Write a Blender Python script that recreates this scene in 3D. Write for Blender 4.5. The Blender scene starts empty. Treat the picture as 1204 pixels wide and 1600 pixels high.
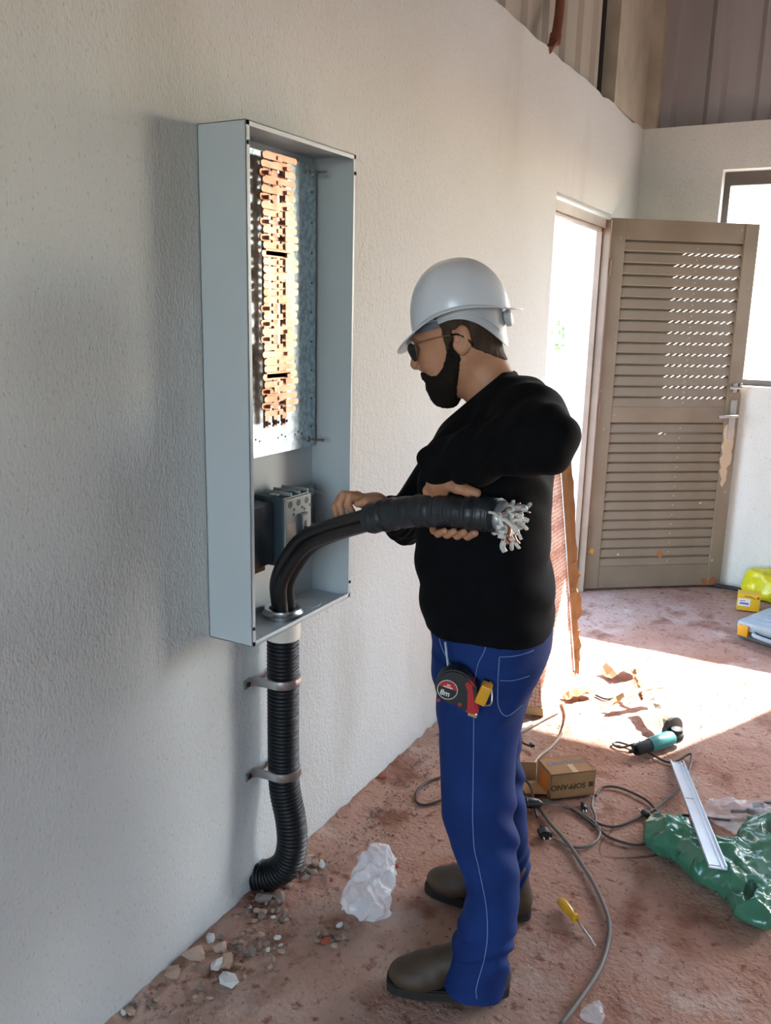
import bpy, bmesh, math, random
import numpy as np
from mathutils import Vector, Matrix, noise
from mathutils.bvhtree import BVHTree
random.seed(7)
SC = bpy.context.scene
COL = SC.collection
# ------------------------------------------------------------------ camera
# rows: world X (away from the left wall), Y (depth), Z (up) in camera axes (right, down, forward)
CM = np.array([[0.87638398, 0.12634033, -0.46474643],
               [0.48110473, -0.18533322, 0.85684879],
               [0.02212161, -0.97452025, -0.22320599]])
CP = np.array([1.324, 0.0, 1.60])
FPX = 1350.0
cam = bpy.data.cameras.new('camera')
camo = bpy.data.objects.new('camera', cam)
COL.objects.link(camo)
cam.sensor_fit = 'VERTICAL'; cam.sensor_height = 36.0; cam.lens = FPX / 1600 * 36.0
cam.clip_start = 0.05; cam.clip_end = 300
mw = Matrix.Identity(4)
for i in range(3):
    mw[i][0] = CM[i, 0]; mw[i][1] = -CM[i, 1]; mw[i][2] = -CM[i, 2]; mw[i][3] = CP[i]
camo.matrix_world = mw
SC.camera = camo
# ------------------------------------------------------------------ world, sun, exposure
SUN_TRAVEL = Vector((-0.5, -1.0, -0.917)).normalized()
w = bpy.data.worlds.new('sky'); SC.world = w; w.use_nodes = True
nt = w.node_tree
sky = nt.nodes.new('ShaderNodeTexSky'); sky.sky_type = 'NISHITA'; sky.sun_disc = False
sky.sun_elevation = math.radians(39); sky.sun_rotation = math.atan2(0.5, 1.0)
sky.air_density = 1.0; sky.dust_density = 1.0; sky.ozone_density = 1.0
nt.links.new(sky.outputs[0], nt.nodes['Background'].inputs[0])
nt.nodes['Background'].inputs[1].default_value = 0.5
sl = bpy.data.lights.new('sun', 'SUN'); sl.energy = 10.0; sl.angle = math.radians(0.6); sl.color = (1.0, 0.97, 0.93)
slo = bpy.data.objects.new('sun', sl); COL.objects.link(slo)
slo.rotation_euler = SUN_TRAVEL.to_track_quat('-Z', 'Y').to_euler(); slo.location = (4, 9, 6)
vs = SC.view_settings
vs.view_transform = 'Standard'; vs.look = 'None'; vs.gamma = 1.0; vs.use_curve_mapping = False
vs.exposure = 2.2
try:
    SC.cycles.max_bounces = 10; SC.cycles.diffuse_bounces = 6; SC.cycles.transparent_max_bounces = 12
    SC.cycles.sample_clamp_indirect = 6.0; SC.cycles.caustics_reflective = False; SC.cycles.caustics_refractive = False
except Exception:
    pass
def portal(name, loc, rot, sx, sy):
    l = bpy.data.lights.new(name, 'AREA'); l.shape = 'RECTANGLE'; l.size = sx; l.size_y = sy
    l.cycles.is_portal = True
    o = bpy.data.objects.new(name, l); COL.objects.link(o); o.location = loc; o.rotation_euler = rot

# ------------------------------------------------------------------ helpers
def lin(h):
    h = h.lstrip('#'); r = []
    for i in (0, 2, 4):
        c = int(h[i:i+2], 16) / 255; r.append(c / 12.92 if c <= .04045 else ((c + .055) / 1.055) ** 2.4)
    return (r[0], r[1], r[2], 1.0)
MATS = {}
def mat(name, col, rough=.6, metal=0., col2=None, nscale=8., ncontrast=(.35, .65), bump=0., bscale=60., bdist=.01, spec=.5,
        alpha=None, trans=0., coat=0., detail=6., sheen=0., bdetail=4., stretch=None):
    """procedural principled material: two noise-mixed colours and noise bump, in object space"""
    if name in MATS: return MATS[name]
    m = bpy.data.materials.new(name); m.use_nodes = True; t = m.node_tree; p = t.nodes['Principled BSDF']
    p.inputs['Roughness'].default_value = rough; p.inputs['Metallic'].default_value = metal
    p.inputs['Specular IOR Level'].default_value = spec
    if coat: p.inputs['Coat Weight'].default_value = coat
    if sheen: p.inputs['Sheen Weight'].default_value = sheen
    if trans: p.inputs['Transmission Weight'].default_value = trans
    if alpha is not None: p.inputs['Alpha'].default_value = alpha
    tc = t.nodes.new('ShaderNodeTexCoord'); src = tc.outputs['Object']
    if stretch:
        mp = t.nodes.new('ShaderNodeMapping'); mp.inputs['Scale'].default_value = stretch
        t.links.new(src, mp.inputs[0]); src = mp.outputs[0]
    c1 = lin(col) if isinstance(col, str) else col
    c2 = lin(col2) if isinstance(col2, str) else tuple(x * .88 for x in c1[:3]) + (1,)
    n = t.nodes.new('ShaderNodeTexNoise'); n.inputs['Scale'].default_value = nscale; n.inputs['Detail'].default_value = detail
    t.links.new(src, n.inputs['Vector'])
    r = t.nodes.new('ShaderNodeValToRGB'); r.color_ramp.elements[0].position = ncontrast[0]; r.color_ramp.elements[1].position = ncontrast[1]
    r.color_ramp.elements[0].color = c1; r.color_ramp.elements[1].color = c2
    t.links.new(n.outputs['Fac'], r.inputs[0]); t.links.new(r.outputs[0], p.inputs['Base Color'])
    if bump:
        b = t.nodes.new('ShaderNodeTexNoise'); b.inputs['Scale'].default_value = bscale; b.inputs['Detail'].default_value = bdetail
        t.links.new(src, b.inputs['Vector'])
        bn = t.nodes.new('ShaderNodeBump'); bn.inputs['Strength'].default_value = bump; bn.inputs['Distance'].default_value = bdist
        t.links.new(b.outputs['Fac'], bn.inputs['Height']); t.links.new(bn.outputs[0], p.inputs['Normal'])
    MATS[name] = m
    return m
def add_mix_color(m, mask_socket_fn, col):
    """lay a second colour over a material's base colour with a procedural mask"""
    t = m.node_tree; p = t.nodes['Principled BSDF']; old = p.inputs['Base Color'].links[0].from_socket
    mx = t.nodes.new('ShaderNodeMix'); mx.data_type = 'RGBA'
    t.links.new(old, mx.inputs[6]); mx.inputs[7].default_value = lin(col)
    t.links.new(mask_socket_fn(t), mx.inputs[0]); t.links.new(mx.outputs[2], p.inputs['Base Color'])
def ramp_of(t, sock, a, b):
    r = t.nodes.new('ShaderNodeMapRange'); r.inputs[1].default_value = a; r.inputs[2].default_value = b
    t.links.new(sock, r.inputs[0]); return r.outputs[0]
def noise_sock(t, scale, detail=4, stretch=None, off=0.):
    tc = t.nodes.new('ShaderNodeTexCoord'); s = tc.outputs['Object']
    mp = t.nodes.new('ShaderNodeMapping'); mp.inputs['Scale'].default_value = stretch or (1, 1, 1); mp.inputs['Location'].default_value = (off, off * .7, off * .3)
    t.links.new(s, mp.inputs[0])
    n = t.nodes.new('ShaderNodeTexNoise'); n.inputs['Scale'].default_value = scale; n.inputs['Detail'].default_value = detail
    t.links.new(mp.outputs[0], n.inputs['Vector']); return n.outputs['Fac']

ORG = {}
def empty(name, loc, label, cat, group=None):
    o = bpy.data.objects.new(name, None); COL.objects.link(o); o.location = loc; o.empty_display_size = .05
    ORG[o.name] = Vector(loc); tag(o, label, cat, group); return o
def tag(o, label=None, cat=None, group=None, kind=None):
    if label: o['label'] = label
    if cat: o['category'] = cat
    if group: o['group'] = group
    if kind: o['kind'] = kind
    return o
def org_of(p):
    while p is not None:
        if p.name in ORG: return ORG[p.name]
        p = p.parent
    return Vector((0, 0, 0))
def link_mesh(name, me, m, parent=None, smooth=False, sharp=None):
    o = bpy.data.objects.new(name, me); COL.objects.link(o)
    if m is not None: me.materials.append(m)
    if smooth:
        me.polygons.foreach_set('use_smooth', [True] * len(me.polygons))
        if sharp: me.set_sharp_from_angle(angle=math.radians(sharp))
    if parent is not None:
        og = org_of(parent)
        if og.length > 0: me.transform(Matrix.Translation(-og))
        o.parent = parent
    return o
def struct(o):
    o['kind'] = 'structure'; return o
def frame_z(d, up=Vector((0, 0, 1))):
    d = d.normalized()
    if abs(d.dot(up)) > .99: up = Vector((0, 1, 0))
    x = up.cross(d).normalized(); y = d.cross(x)
    return x, y, d
def TR(loc, x=None, y=None, z=None):
    """matrix from an origin and axes"""
    m = Matrix.Identity(4)
    x = Vector(x) if x is not None else Vector((1, 0, 0)); y = Vector(y) if y is not None else Vector((0, 1, 0)); z = Vector(z) if z is not None else Vector((0, 0, 1))
    for i in range(3): m[i][0] = x[i]; m[i][1] = y[i]; m[i][2] = z[i]; m[i][3] = loc[i]
    return m
def catmull(pts, n=8):
    P = [Vector(p) for p in pts]; P = [P[0] * 2 - P[1]] + P + [P[-1] * 2 - P[-2]]; out = []
    for i in range(1, len(P) - 2):
        a, b, c, d = P[i-1:i+3]
        for k in range(n):
            t = k / n
            out.append(.5 * ((2 * b) + (c - a) * t + (2 * a - 5 * b + 4 * c - d) * t * t + (3 * b - a - 3 * c + d) * t ** 3))
    out.append(P[-2]); return out
class MB:
    def __init__(s): s.bm = bmesh.new()
    def quadset(s, vs, fs):
        v = [s.bm.verts.new(p) for p in vs]
        for f in fs:
            try: s.bm.faces.new([v[i] for i in f])
            except ValueError: pass
        return v
    def box(s, lo, hi, M=None, bev=0.):
        lo, hi = Vector(lo), Vector(hi)
        b = bmesh.new(); bmesh.ops.create_cube(b, size=1.0)
        c = (lo + hi) / 2; d = hi - lo
        for v in b.verts: v.co = Vector((v.co.x * d.x + c.x, v.co.y * d.y + c.y, v.co.z * d.z + c.z))
        if bev: bmesh.ops.bevel(b, geom=b.edges[:], offset=bev, segments=2, profile=.6, affect='EDGES')
        s.absorb(b, M); return s
    def absorb(s, b, M=None):
        if M is not None: bmesh.ops.transform(b, matrix=M, verts=b.verts[:])
        me = bpy.data.meshes.new('tmp'); b.to_mesh(me); b.free(); s.bm.from_mesh(me); bpy.data.meshes.remove(me)
    def tube(s, pts, r, seg=10, cap=True, flat=1.0, upv=None):
        pts = [Vector(p) for p in pts]; n = len(pts)
        R = r if isinstance(r, (list, tuple)) else [r] * n
        rings = []; px_ = None
        for i, p in enumerate(pts):
            d = (pts[min(i+1, n-1)] - pts[max(i-1, 0)]).normalized()
            if px_ is None:
                x, y, _ = frame_z(d, upv or Vector((0, 0, 1)))
            else:
                x = (px_ - d * px_.dot(d)).normalized(); y = d.cross(x)
            px_ = x
            rings.append([s.bm.verts.new(p + (x * math.cos(2 * math.pi * k / seg) + y * flat * math.sin(2 * math.pi * k / seg)) * R[i]) for k in range(seg)])
        for a, b in zip(rings, rings[1:]):
            for k in range(seg): s.bm.faces.new((a[k], a[(k+1) % seg], b[(k+1) % seg], b[k]))
        if cap:
            s.bm.faces.new(rings[0][::-1]); s.bm.faces.new(rings[-1])
        return s
    def lathe(s, prof, seg=24, M=None, cap=True):
        b = bmesh.new(); rings = []
        for r, z in prof: rings.append([b.verts.new((r * math.cos(2 * math.pi * k / seg), r * math.sin(2 * math.pi * k / seg), z)) for k in range(seg)])
        for a, c in zip(rings, rings[1:]):
            for k in range(seg): b.faces.new((a[k], a[(k+1) % seg], c[(k+1) % seg], c[k]))
        if cap:
            b.faces.new(rings[0][::-1]); b.faces.new(rings[-1])
        s.absorb(b, M); return s
    def prism(s, poly, h, M=None, bev=0.):
        b = bmesh.new()
        lo = [b.verts.new((x, y, 0)) for x, y in poly]; hi = [b.verts.new((x, y, h)) for x, y in poly]
        b.faces.new(lo[::-1]); b.faces.new(hi); n = len(poly)
        for k in range(n): b.faces.new((lo[k], lo[(k+1) % n], hi[(k+1) % n], hi[k]))
        bmesh.ops.recalc_face_normals(b, faces=b.faces[:])
        if bev: bmesh.ops.bevel(b, geom=[e for e in b.edges if abs(e.verts[0].co.z - e.verts[1].co.z) < 1e-9], offset=bev, segments=2, affect='EDGES')
        s.absorb(b, M); return s
    def ball(s, c, r, sub=2, M=None):
        b = bmesh.new(); bmesh.ops.create_icosphere(b, subdivisions=sub, radius=1.0)
        r = r if isinstance(r, (tuple, list)) else (r, r, r)
        for v in b.verts: v.co = Vector((v.co.x * r[0] + c[0], v.co.y * r[1] + c[1], v.co.z * r[2] + c[2]))
        s.absorb(b, M); return s
    def build(s, name, m, parent=None, smooth=False, sharp=None, recalc=True):
        if recalc: bmesh.ops.recalc_face_normals(s.bm, faces=s.bm.faces[:])
        me = bpy.data.meshes.new(name); s.bm.to_mesh(me); s.bm.free()
        return link_mesh(name, me, m, parent, smooth, sharp)
def floor_at(x, y, z=0.):
    """the point of the floor (or of a level z) seen at a pixel of the photograph"""
    r = CM @ np.array([x - 602, y - 800, FPX]); q = CP + r * (z - CP[2]) / r[2]
    return Vector(q)
def text_mesh(txt, size, M, name, m, parent, depth=.0004, bold=0.):
    cu = bpy.data.curves.new('lettering', 'FONT'); cu.body = txt; cu.size = size; cu.extrude = depth; cu.offset = bold
    cu.align_x = 'CENTER'; cu.align_y = 'CENTER'
    o = bpy.data.objects.new('lettering', cu); COL.objects.link(o)
    dg = bpy.context.evaluated_depsgraph_get()
    me = bpy.data.meshes.new_from_object(o.evaluated_get(dg)); bpy.data.objects.remove(o)
    me.transform(M); return link_mesh(name, me, m, parent)

# ------------------------------------------------------------------ materials of the room
def m_plaster(name, c1, c2, stain):
    m = mat(name, c1, rough=.93, col2=c2, nscale=1.3, ncontrast=(.3, .72), spec=.15)
    t = m.node_tree; p = t.nodes['Principled BSDF']
    add_mix_color(m, lambda t: ramp_of(t, noise_sock(t, 2.2, 8, (1, 1, .35)), .56, .80), stain)
    # shade and dirt of the render's pits, put into the colour, drawn slightly downwards
    add_mix_color(m, lambda t: ramp_of(t, noise_sock(t, 170, 2, (1, 1, .45), 3.), .62, .76), '#b0ada4')
    a = noise_sock(t, 150, 3, (1, 1, .6)); b = noise_sock(t, 48, 5, (1, 1, .6), 5.)
    ad = t.nodes.new('ShaderNodeMath'); ad.operation = 'ADD'; t.links.new(a, ad.inputs[0]); t.links.new(b, ad.inputs[1])
    bn = t.nodes.new('ShaderNodeBump'); bn.inputs['Strength'].default_value = .6; bn.inputs['Distance'].default_value = .006
    t.links.new(ad.outputs[0], bn.inputs['Height']); t.links.new(bn.outputs[0], p.inputs['Normal'])
    return m
PLASTER = m_plaster('rough_white_plaster', '#d2d5d6', '#cacccb', '#bdbcb6')
PLASTER_FAR = m_plaster('smooth_white_plaster', '#d9dad8', '#d2d1cc', '#c8c5bd')
PAINT_OUT = mat('outside_white_paint', '#e9e6de', rough=.9)
def m_floor():
    m = mat('red_earth_floor', '#a27a68', rough=.95, col2='#b29384', nscale=3.1, ncontrast=(.32, .68), spec=.12)
    t = m.node_tree; p = t.nodes['Principled BSDF']
    add_mix_color(m, lambda t: ramp_of(t, noise_sock(t, 1.1, 7, None, 2.), .52, .72), '#bca89c')
    add_mix_color(m, lambda t: ramp_of(t, noise_sock(t, 7, 9, None, 4.), .54, .70), '#875f4f')
    add_mix_color(m, lambda t: ramp_of(t, noise_sock(t, 34, 6, None, 12.), .58, .72), '#7d5648')
    add_mix_color(m, lambda t: ramp_of(t, noise_sock(t, 5, 9, None, 17.), .60, .74), '#b9a498')
    add_mix_color(m, lambda t: ramp_of(t, noise_sock(t, 62, 4, None, 7.), .64, .74), '#6f5145')
    def crack(t):
        tc = t.nodes.new('ShaderNodeTexCoord'); n = t.nodes.new('ShaderNodeTexNoise'); n.inputs['Scale'].default_value = 3.
        t.links.new(tc.outputs['Object'], n.inputs['Vector'])
        mx = t.nodes.new('ShaderNodeMix'); mx.data_type = 'RGBA'; mx.inputs[0].default_value = .14
        t.links.new(tc.outputs['Object'], mx.inputs[6]); t.links.new(n.outputs['Color'], mx.inputs[7])
        v = t.nodes.new('ShaderNodeTexVoronoi'); v.feature = 'DISTANCE_TO_EDGE'; v.inputs['Scale'].default_value = 1.15
        t.links.new(mx.outputs[2], v.inputs['Vector'])
        a = ramp_of(t, v.outputs['Distance'], .004, .001)
        b = ramp_of(t, noise_sock(t, 1.7, 2, None, 9.), .6, .68)
        mu = t.nodes.new('ShaderNodeMath'); mu.operation = 'MULTIPLY'; t.links.new(a, mu.inputs[0]); t.links.new(b, mu.inputs[1]); return mu.outputs[0]
    add_mix_color(m, crack, '#6d4c40')
    a = noise_sock(t, 80, 5, None, 1.); b = noise_sock(t, 26, 8, None, 5.)
    ad = t.nodes.new('ShaderNodeMath'); ad.operation = 'ADD'; t.links.new(a, ad.inputs[0]); t.links.new(b, ad.inputs[1])
    bn = t.nodes.new('ShaderNodeBump'); bn.inputs['Strength'].default_value = .65; bn.inputs['Distance'].default_value = .010
    t.links.new(ad.outputs[0], bn.inputs['Height']); t.links.new(bn.outputs[0], p.inputs['Normal'])
    return m
EARTH = m_floor()
OUT_GROUND = mat('outside_pale_earth', '#a39b8c', rough=.95, col2='#948b7b', nscale=2.)
CLAD_L = mat('galvanised_cladding', '#b9b3a9', rough=.6, metal=.1, col2='#a69f95', nscale=3., stretch=(1, 1, .12))
CLAD_F = mat('grey_cladding', '#a9a3a5', rough=.6, metal=.1, col2='#968f92', nscale=3., stretch=(1, 1, .12))
CONC = mat('raw_concrete', '#b5ad9f', rough=.95, col2='#a29a8b', nscale=5., bump=.4, bscale=40)
DOORP = mat('brown_door_paint', '#857868', rough=.48, col2='#786a59', nscale=4., bump=.05, bscale=40)
add_mix_color(DOORP, lambda t: ramp_of(t, noise_sock(t, 24, 4, None, 6.), .70, .74), '#b7a58e')
FRAMEP = mat('brown_frame_paint', '#8a7363', rough=.5, col2='#7b6454', nscale=6.)

# ------------------------------------------------------------------ the room
D = 5.54; WT = 2.70; XR = 6.2; YB = -4.2; TOP = 5.0
# floor: gently uneven
g = MB(); nx, ny = 120, 190
vs_ = []
for j in range(ny + 1):
    for i in range(nx + 1):
        x = -0.02 + (i / nx) ** 1.5 * (XR + .1); y = YB - .05 + j / ny * (D - YB + .1)
        z = .006 * noise.noise((x * 2.2, y * 2.2, 0)) + .003 * noise.noise((x * 9, y * 9, 1)) - .004
        vs_.append((x, y, min(z, .002)))
fs_ = [(j * (nx+1) + i, j * (nx+1) + i + 1, (j+1) * (nx+1) + i + 1, (j+1) * (nx+1) + i) for j in range(ny) for i in range(nx)]
g.quadset(vs_, fs_)
struct(g.build('floor', EARTH, smooth=True))
# left wall with the doorway, its top edge a little broken
DY0, DY1, DZ = 4.0, 4.96, 2.16
top = [(YB, WT)]; y = YB
while y < D - .1:
    y += random.uniform(.05, .14); top.append((min(y, D), WT + random.choice((0, 0, 0, -.006, -.012, .004)) + random.uniform(-.003, .003)))
top.append((D + .2, WT))
poly = [(YB, -.05)] + top + [(D + .2, -.05), (DY1, -.05), (DY1, DZ), (DY0, DZ), (DY0, -.05)]
g = MB(); g.prism(poly, .22, TR((-.22, 0, 0), (0, 1, 0), (0, 0, 1), (1, 0, 0)))
struct(g.build('wall_left', PLASTER))
# far wall with window and a wide opening beyond the frame
WX0, WX1, WZ0, WZ1 = .47, 2.15, 1.23, 2.45
GX0, GX1, GZ1 = 2.75, 4.4, 2.5
poly = [(0, -.05), (0, WT), (XR, WT), (XR, -.05), (GX1, -.05), (GX1, GZ1), (GX0, GZ1), (GX0, -.05)]
g = MB()
for a, b in (((0, -.05), (WX0, WT)), ((WX0, -.05), (WX1, WZ0)), ((WX0, WZ1), (WX1, WT)), ((WX1, -.05), (GX0, WT)), ((GX0, GZ1), (GX1, WT)), ((GX1, -.05), (XR, WT))):
    g.box((a[0], D, a[1]), (b[0], D + .18, b[1]))
bmesh.ops.remove_doubles(g.bm, verts=g.bm.verts[:], dist=1e-5)
struct(g.build('wall_far', PLASTER_FAR))
# closed right wall; wall behind the camera with a wide gateway
g = MB()
g.box((XR, YB - .2, -.05), (XR + .2, D + .2, WT))
struct(g.build('wall_right', PLASTER))
BX = (1.0, 3.6); BZ = 2.8
g = MB()
g.box((-.22, YB - .2, -.05), (BX[0], YB, TOP)); g.box((BX[1], YB - .2, -.05), (XR + .2, YB, TOP)); g.box((BX[0], YB - .2, BZ), (BX[1], YB, TOP))
struct(g.build('wall_behind', PLASTER))
g = MB(); g.box((-.5, YB - .4, TOP), (XR + .5, D + .5, TOP + .06)); struct(g.build('ceiling', CLAD_L))
portal('daylight_portal', ((BX[0] + BX[1]) / 2, YB - .1, BZ / 2), (math.radians(90), 0, 0), BX[1] - BX[0], BZ)
portal('daylight_portal', ((WX0 + WX1) / 2, D + .1, (WZ0 + WZ1) / 2), (math.radians(-90), 0, 0), WX1 - WX0, WZ1 - WZ0)
portal('daylight_portal', ((GX0 + GX1) / 2, D + .1, GZ1 / 2), (math.radians(-90), 0, 0), GX1 - GX0, GZ1)
portal('daylight_portal', (-.12, (DY0 + DY1) / 2, DZ / 2), (0, math.radians(-90), 0), DZ, DY1 - DY0)
# corrugated cladding above the walls: each sheet is a part
def rib_sheet(root, a, b, z0, z1, n, m, pitch, depth=.022):
    """one folded sheet from a to b (plan points); n points into the room"""
    a, b, n = Vector(a), Vector(b), Vector(n); L = (b - a).length; d = (b - a) / L
    prof = []; s = 0.
    while s < L - 1e-6:
        for ds, h in ((0, 0), (.52 * pitch, 0), (.62 * pitch, depth), (.86 * pitch, depth), (.96 * pitch, 0)):
            if s + ds <= L: prof.append((s + ds, h))
        s += pitch
    prof.append((L, 0))
    g = MB(); v = []
    for s, h in prof:
        for k, z in ((0, z0), (0, z1)): v.append(a + d * s + n * h + Vector((0, 0, z)))
    for s, h in reversed(prof):
        for k, z in ((0, z0), (0, z1)): v.append(a + d * s + n * (h - .003) + Vector((0, 0, z)))
    N = len(prof) * 2; f = []
    for i in range(N): j = (i + 1) % N; f.append((2 * i, 2 * j, 2 * j + 1, 2 * i + 1))
    g.quadset(v, f); return g.build('metal_sheet', m, root)
r = struct(bpy.data.objects.new('wall_upper_left', None)); COL.objects.link(r)
y = YB
while y < 4.75:
    e = min(y + 1.0, 4.80); rib_sheet(r, (-.09, y, 0), (-.096, e + .02, 0), WT - .15, TOP, (1, 0, 0), CLAD_L, .25); y = e
r = struct(bpy.data.objects.new('wall_upper_far', None)); COL.objects.link(r)
x = -.1
while x < XR - .05:
    e = min(x + 1.08, XR); rib_sheet(r, (x, D + .10, 0), (e + .04, D + .106, 0), WT - .1, TOP, (0, -1, 0), CLAD_F, .27, .03); x = e
r = struct(bpy.data.objects.new('wall_upper_right', None)); COL.objects.link(r)
y = YB
while y < D + .15:
    e = min(y + 1.0, D + .2); rib_sheet(r, (XR + .1, y, 0), (XR + .106, e + .03, 0), WT - .1, TOP, (-1, 0, 0), CLAD_F, .25); y = e
g = MB(); g.box((-.13, 4.79, WT - .1), (-.075, 4.86, TOP)); struct(g.build('trim_3', mat('dark_joint', '#17120f', rough=.9)))
# concrete pillar in the corner, ragged along its right edge
g = MB()
g.prism([(-.2, 4.85), (0.0, 4.85), (0.0, D - .02), (.0, D + .2), (-.2, D + .2)], TOP - WT, TR((0, 0, WT)))
edge = [(.0, WT)]; z = WT
pts = []
while z < TOP:
    pts.append((.072 + random.uniform(-.008, .008) - (.02 if 3.05 < z < 3.1 else 0), z)); z += random.uniform(.03, .09)
g.prism([(-.001, WT - .0)] + pts + [(.072, TOP), (-.001, TOP)], .22, TR((0, D + .2, 0), (1, 0, 0), (0, 0, 1), (0, -1, 0)))
struct(g.build('trim_1', CONC))
# ---- window in the far wall: brown steel frame, glass
wf = struct(bpy.data.objects.new('window_1', None)); COL.objects.link(wf)
WFM = mat('dark_window_steel', '#5c5350', rough=.45)
g = MB(); y0, y1 = D + .10, D + .15
g.box((WX0, y0, WZ1 - .075), (WX1, y1, WZ1)); g.build('head_rail', WFM, wf)
g = MB(); g.box((WX0, y0, WZ0), (WX1, y1, WZ0 + .035)); g.build('sill_rail', WFM, wf)
for x in (WX0, WX1 - .035):
    g = MB(); g.box((x, y0, WZ0 + .035), (x + .035, y1, WZ1 - .075)); g.build('side_rail', WFM, wf)
GLASS = bpy.data.materials.new('clear_glass'); GLASS.use_nodes = True; t = GLASS.node_tree; t.nodes.clear()
o_ = t.nodes.new('ShaderNodeOutputMaterial'); mx = t.nodes.new('ShaderNodeMixShader'); tr = t.nodes.new('ShaderNodeBsdfTransparent'); gl = t.nodes.new('ShaderNodeBsdfGlossy')
gl.inputs['Roughness'].default_value = .02; mx.inputs[0].default_value = .06; tr.inputs[0].default_value = (.96, .97, .97, 1)
t.links.new(tr.outputs[0], mx.inputs[1]); t.links.new(gl.outputs[0], mx.inputs[2]); t.links.new(mx.outputs[0], o_.inputs[0])
g = MB(); g.box((WX0 + .035, y0 + .02, WZ0 + .035), (WX1 - .035, y0 + .026, WZ1 - .075)); g.build('pane', GLASS, wf)
# ---- doorway: steel frame, and the louvred door swung wide open
fr = struct(bpy.data.objects.new('trim_2', None)); COL.objects.link(fr)
def jamb(y, s):
    g = MB(); g.box((-.06, y, 0), (.012, y + s * .035, DZ - .03)); g.box((-.06, y + s * .035, 0), (-.03, y + s * .05, DZ - .03)); g.build('door_jamb', FRAMEP, fr)
jamb(DY1, -1)
g = MB(); g.box((-.15, DY0, 0), (-.11, DY0 + .035, DZ - .03)); g.build('door_stop', FRAMEP, fr)
g = MB(); g.box((-.06, DY0, DZ - .075), (-.012, DY1, DZ - .028)); g.box((-.06, DY0, DZ - .09), (-.03, DY1, DZ - .075)); g.build('door_head', FRAMEP, fr)
for z in (.35, 1.08, 1.88):
    g = MB(); g.lathe([(.007, -.045), (.007, .045)], 10, TR((.018, DY1 - .012, z))); g.box((.008, DY1 - .03, z - .045), (.014, DY1 + .004, z + .045)); g.build('hinge', FRAMEP, fr)
door = struct(bpy.data.objects.new('door_1', None)); COL.objects.link(door)
dd = Vector((.787, .617, 0)).normalized(); dn = Vector((.617, -.787, 0)).normalized()
DM = TR((.0, 4.965, .012), dd, Vector((0, 0, 1)), dn)     # local: u along the leaf, v up, w towards the room
DW, DH = .885, 2.13
ST = .085
def dbox(u0, v0, w0, u1, v1, w1, bev=.003):
    g = MB(); g.box((u0, v0, w0), (u1, v1, w1), DM, bev); return g
for u in (0, DW - ST): dbox(u, 0, -.016, u + ST, DH, .016).build('stile', DOORP, door)
MID0, MID1 = 1.005, 1.095
for v0, v1 in ((0, .135), (MID0, MID1), (DH - .11, DH)): dbox(ST, v0, -.014, DW - ST, v1, .012).build('rail', DOORP, door)
def slat_mesh():
    g = MB()
    # pressed blade: upper edge set back, lower edge forward, small folded lip
    p = [(.010, .0), (.013, .006), (.004, .046), (-.012, .060), (-.0145, .0585), (.002, .044), (.0105, .007), (.0085, .002)]
    g.prism(p, DW - 2 * ST, None); bmesh.ops.recalc_face_normals(g.bm, faces=g.bm.faces[:])
    me = bpy.data.meshes.new('slat'); g.bm.to_mesh(me); g.bm.free()
    return me
sm = slat_mesh(); sm.materials.append(DOORP)
def slats(v0, v1, n):
    p = (v1 - v0) / n
    for i in range(n):
        # slat profile axes: x -> w (towards room), y -> up, z -> along the leaf
        o = bpy.data.objects.new('slat', sm); COL.objects.link(o); o.parent = door
        o.matrix_local = DM @ TR((ST, v0 + p * i, 0), (0, 0, 1), (0, 1, 0), (1, 0, 0)) @ Matrix.Diagonal((1, p / .0585, 1, 1))
slats(.135, MID0, 15); slats(MID1, DH - .11, 15)
# webs of the slotted backing behind the blades
for v0, v1 in ((.135, MID0), (MID1, DH - .11)):
    g = MB(); u = ST + .01
    while u < DW - ST - .02:
        g.box((u, v0, -.0225), (u + .026, v1, -.0205), DM); u += .040
    tag(g.build('vent_backing', DOORP, door), 'slotted steel backing of the louvres')
CHROME = mat('worn_chrome', '#c9c8c4', rough=.28, metal=1.)
BARE = mat('bare_plaster_patch', '#cdb79e', rough=.9, bump=.2, bscale=50)
hz = 1.03
dbox(DW - .062, hz - .12, .016, DW - .022, hz + .11, .021, .002).build('handle_plate', CHROME, door)
g = MB(); q = lambda u, v, w_: DM @ Vector((u, v, w_))
g.tube([q(DW - .042, hz + .02, .021), q(DW - .042, hz + .02, .06)], .009); g.tube(catmull([q(DW - .035, hz + .02, .062), q(DW - .09, hz + .018, .064), q(DW - .155, hz + .012, .06)], 5), .009)
g.build('handle', CHROME, door, True, 40)
g = MB(); g.lathe([(.011, 0), (.011, .006)], 12, DM @ TR((DW - .042, hz - .06, .021))); g.build('lock_cylinder', CHROME, door, True, 40)
g = MB(); g.box((DW - .085, 1.205, .016), (DW + .0, 1.222, .03), DM, .003); g.box((DW - .06, 1.185, .016), (DW - .035, 1.24, .024), DM, .002); g.box((DW - .02, 1.185, .016), (DW - .004, 1.24, .024), DM, .002)
g.build('slide_bolt', CHROME, door)
random.seed(3)
pp = []
for k in range(15): pp.append((DW - .084 + .006 * math.sin(k * 1.9) + (.012 if k < 3 else 0) + random.uniform(-.004, .004), .64 + k * .025))
pp = [(DW - .058, .615)] + pp + [(DW - .055, 1.0)] + [(DW - .018 - (.02 if k > 9 else 0) + random.uniform(-.005, .005), .985 - k * .025) for k in range(14)]
g = MB(); g.prism(pp, .0012, DM @ TR((0, 0, .0155))); tag(g.build('bare_patch', BARE, door), 'patch of stripped paint below the handle')
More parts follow.
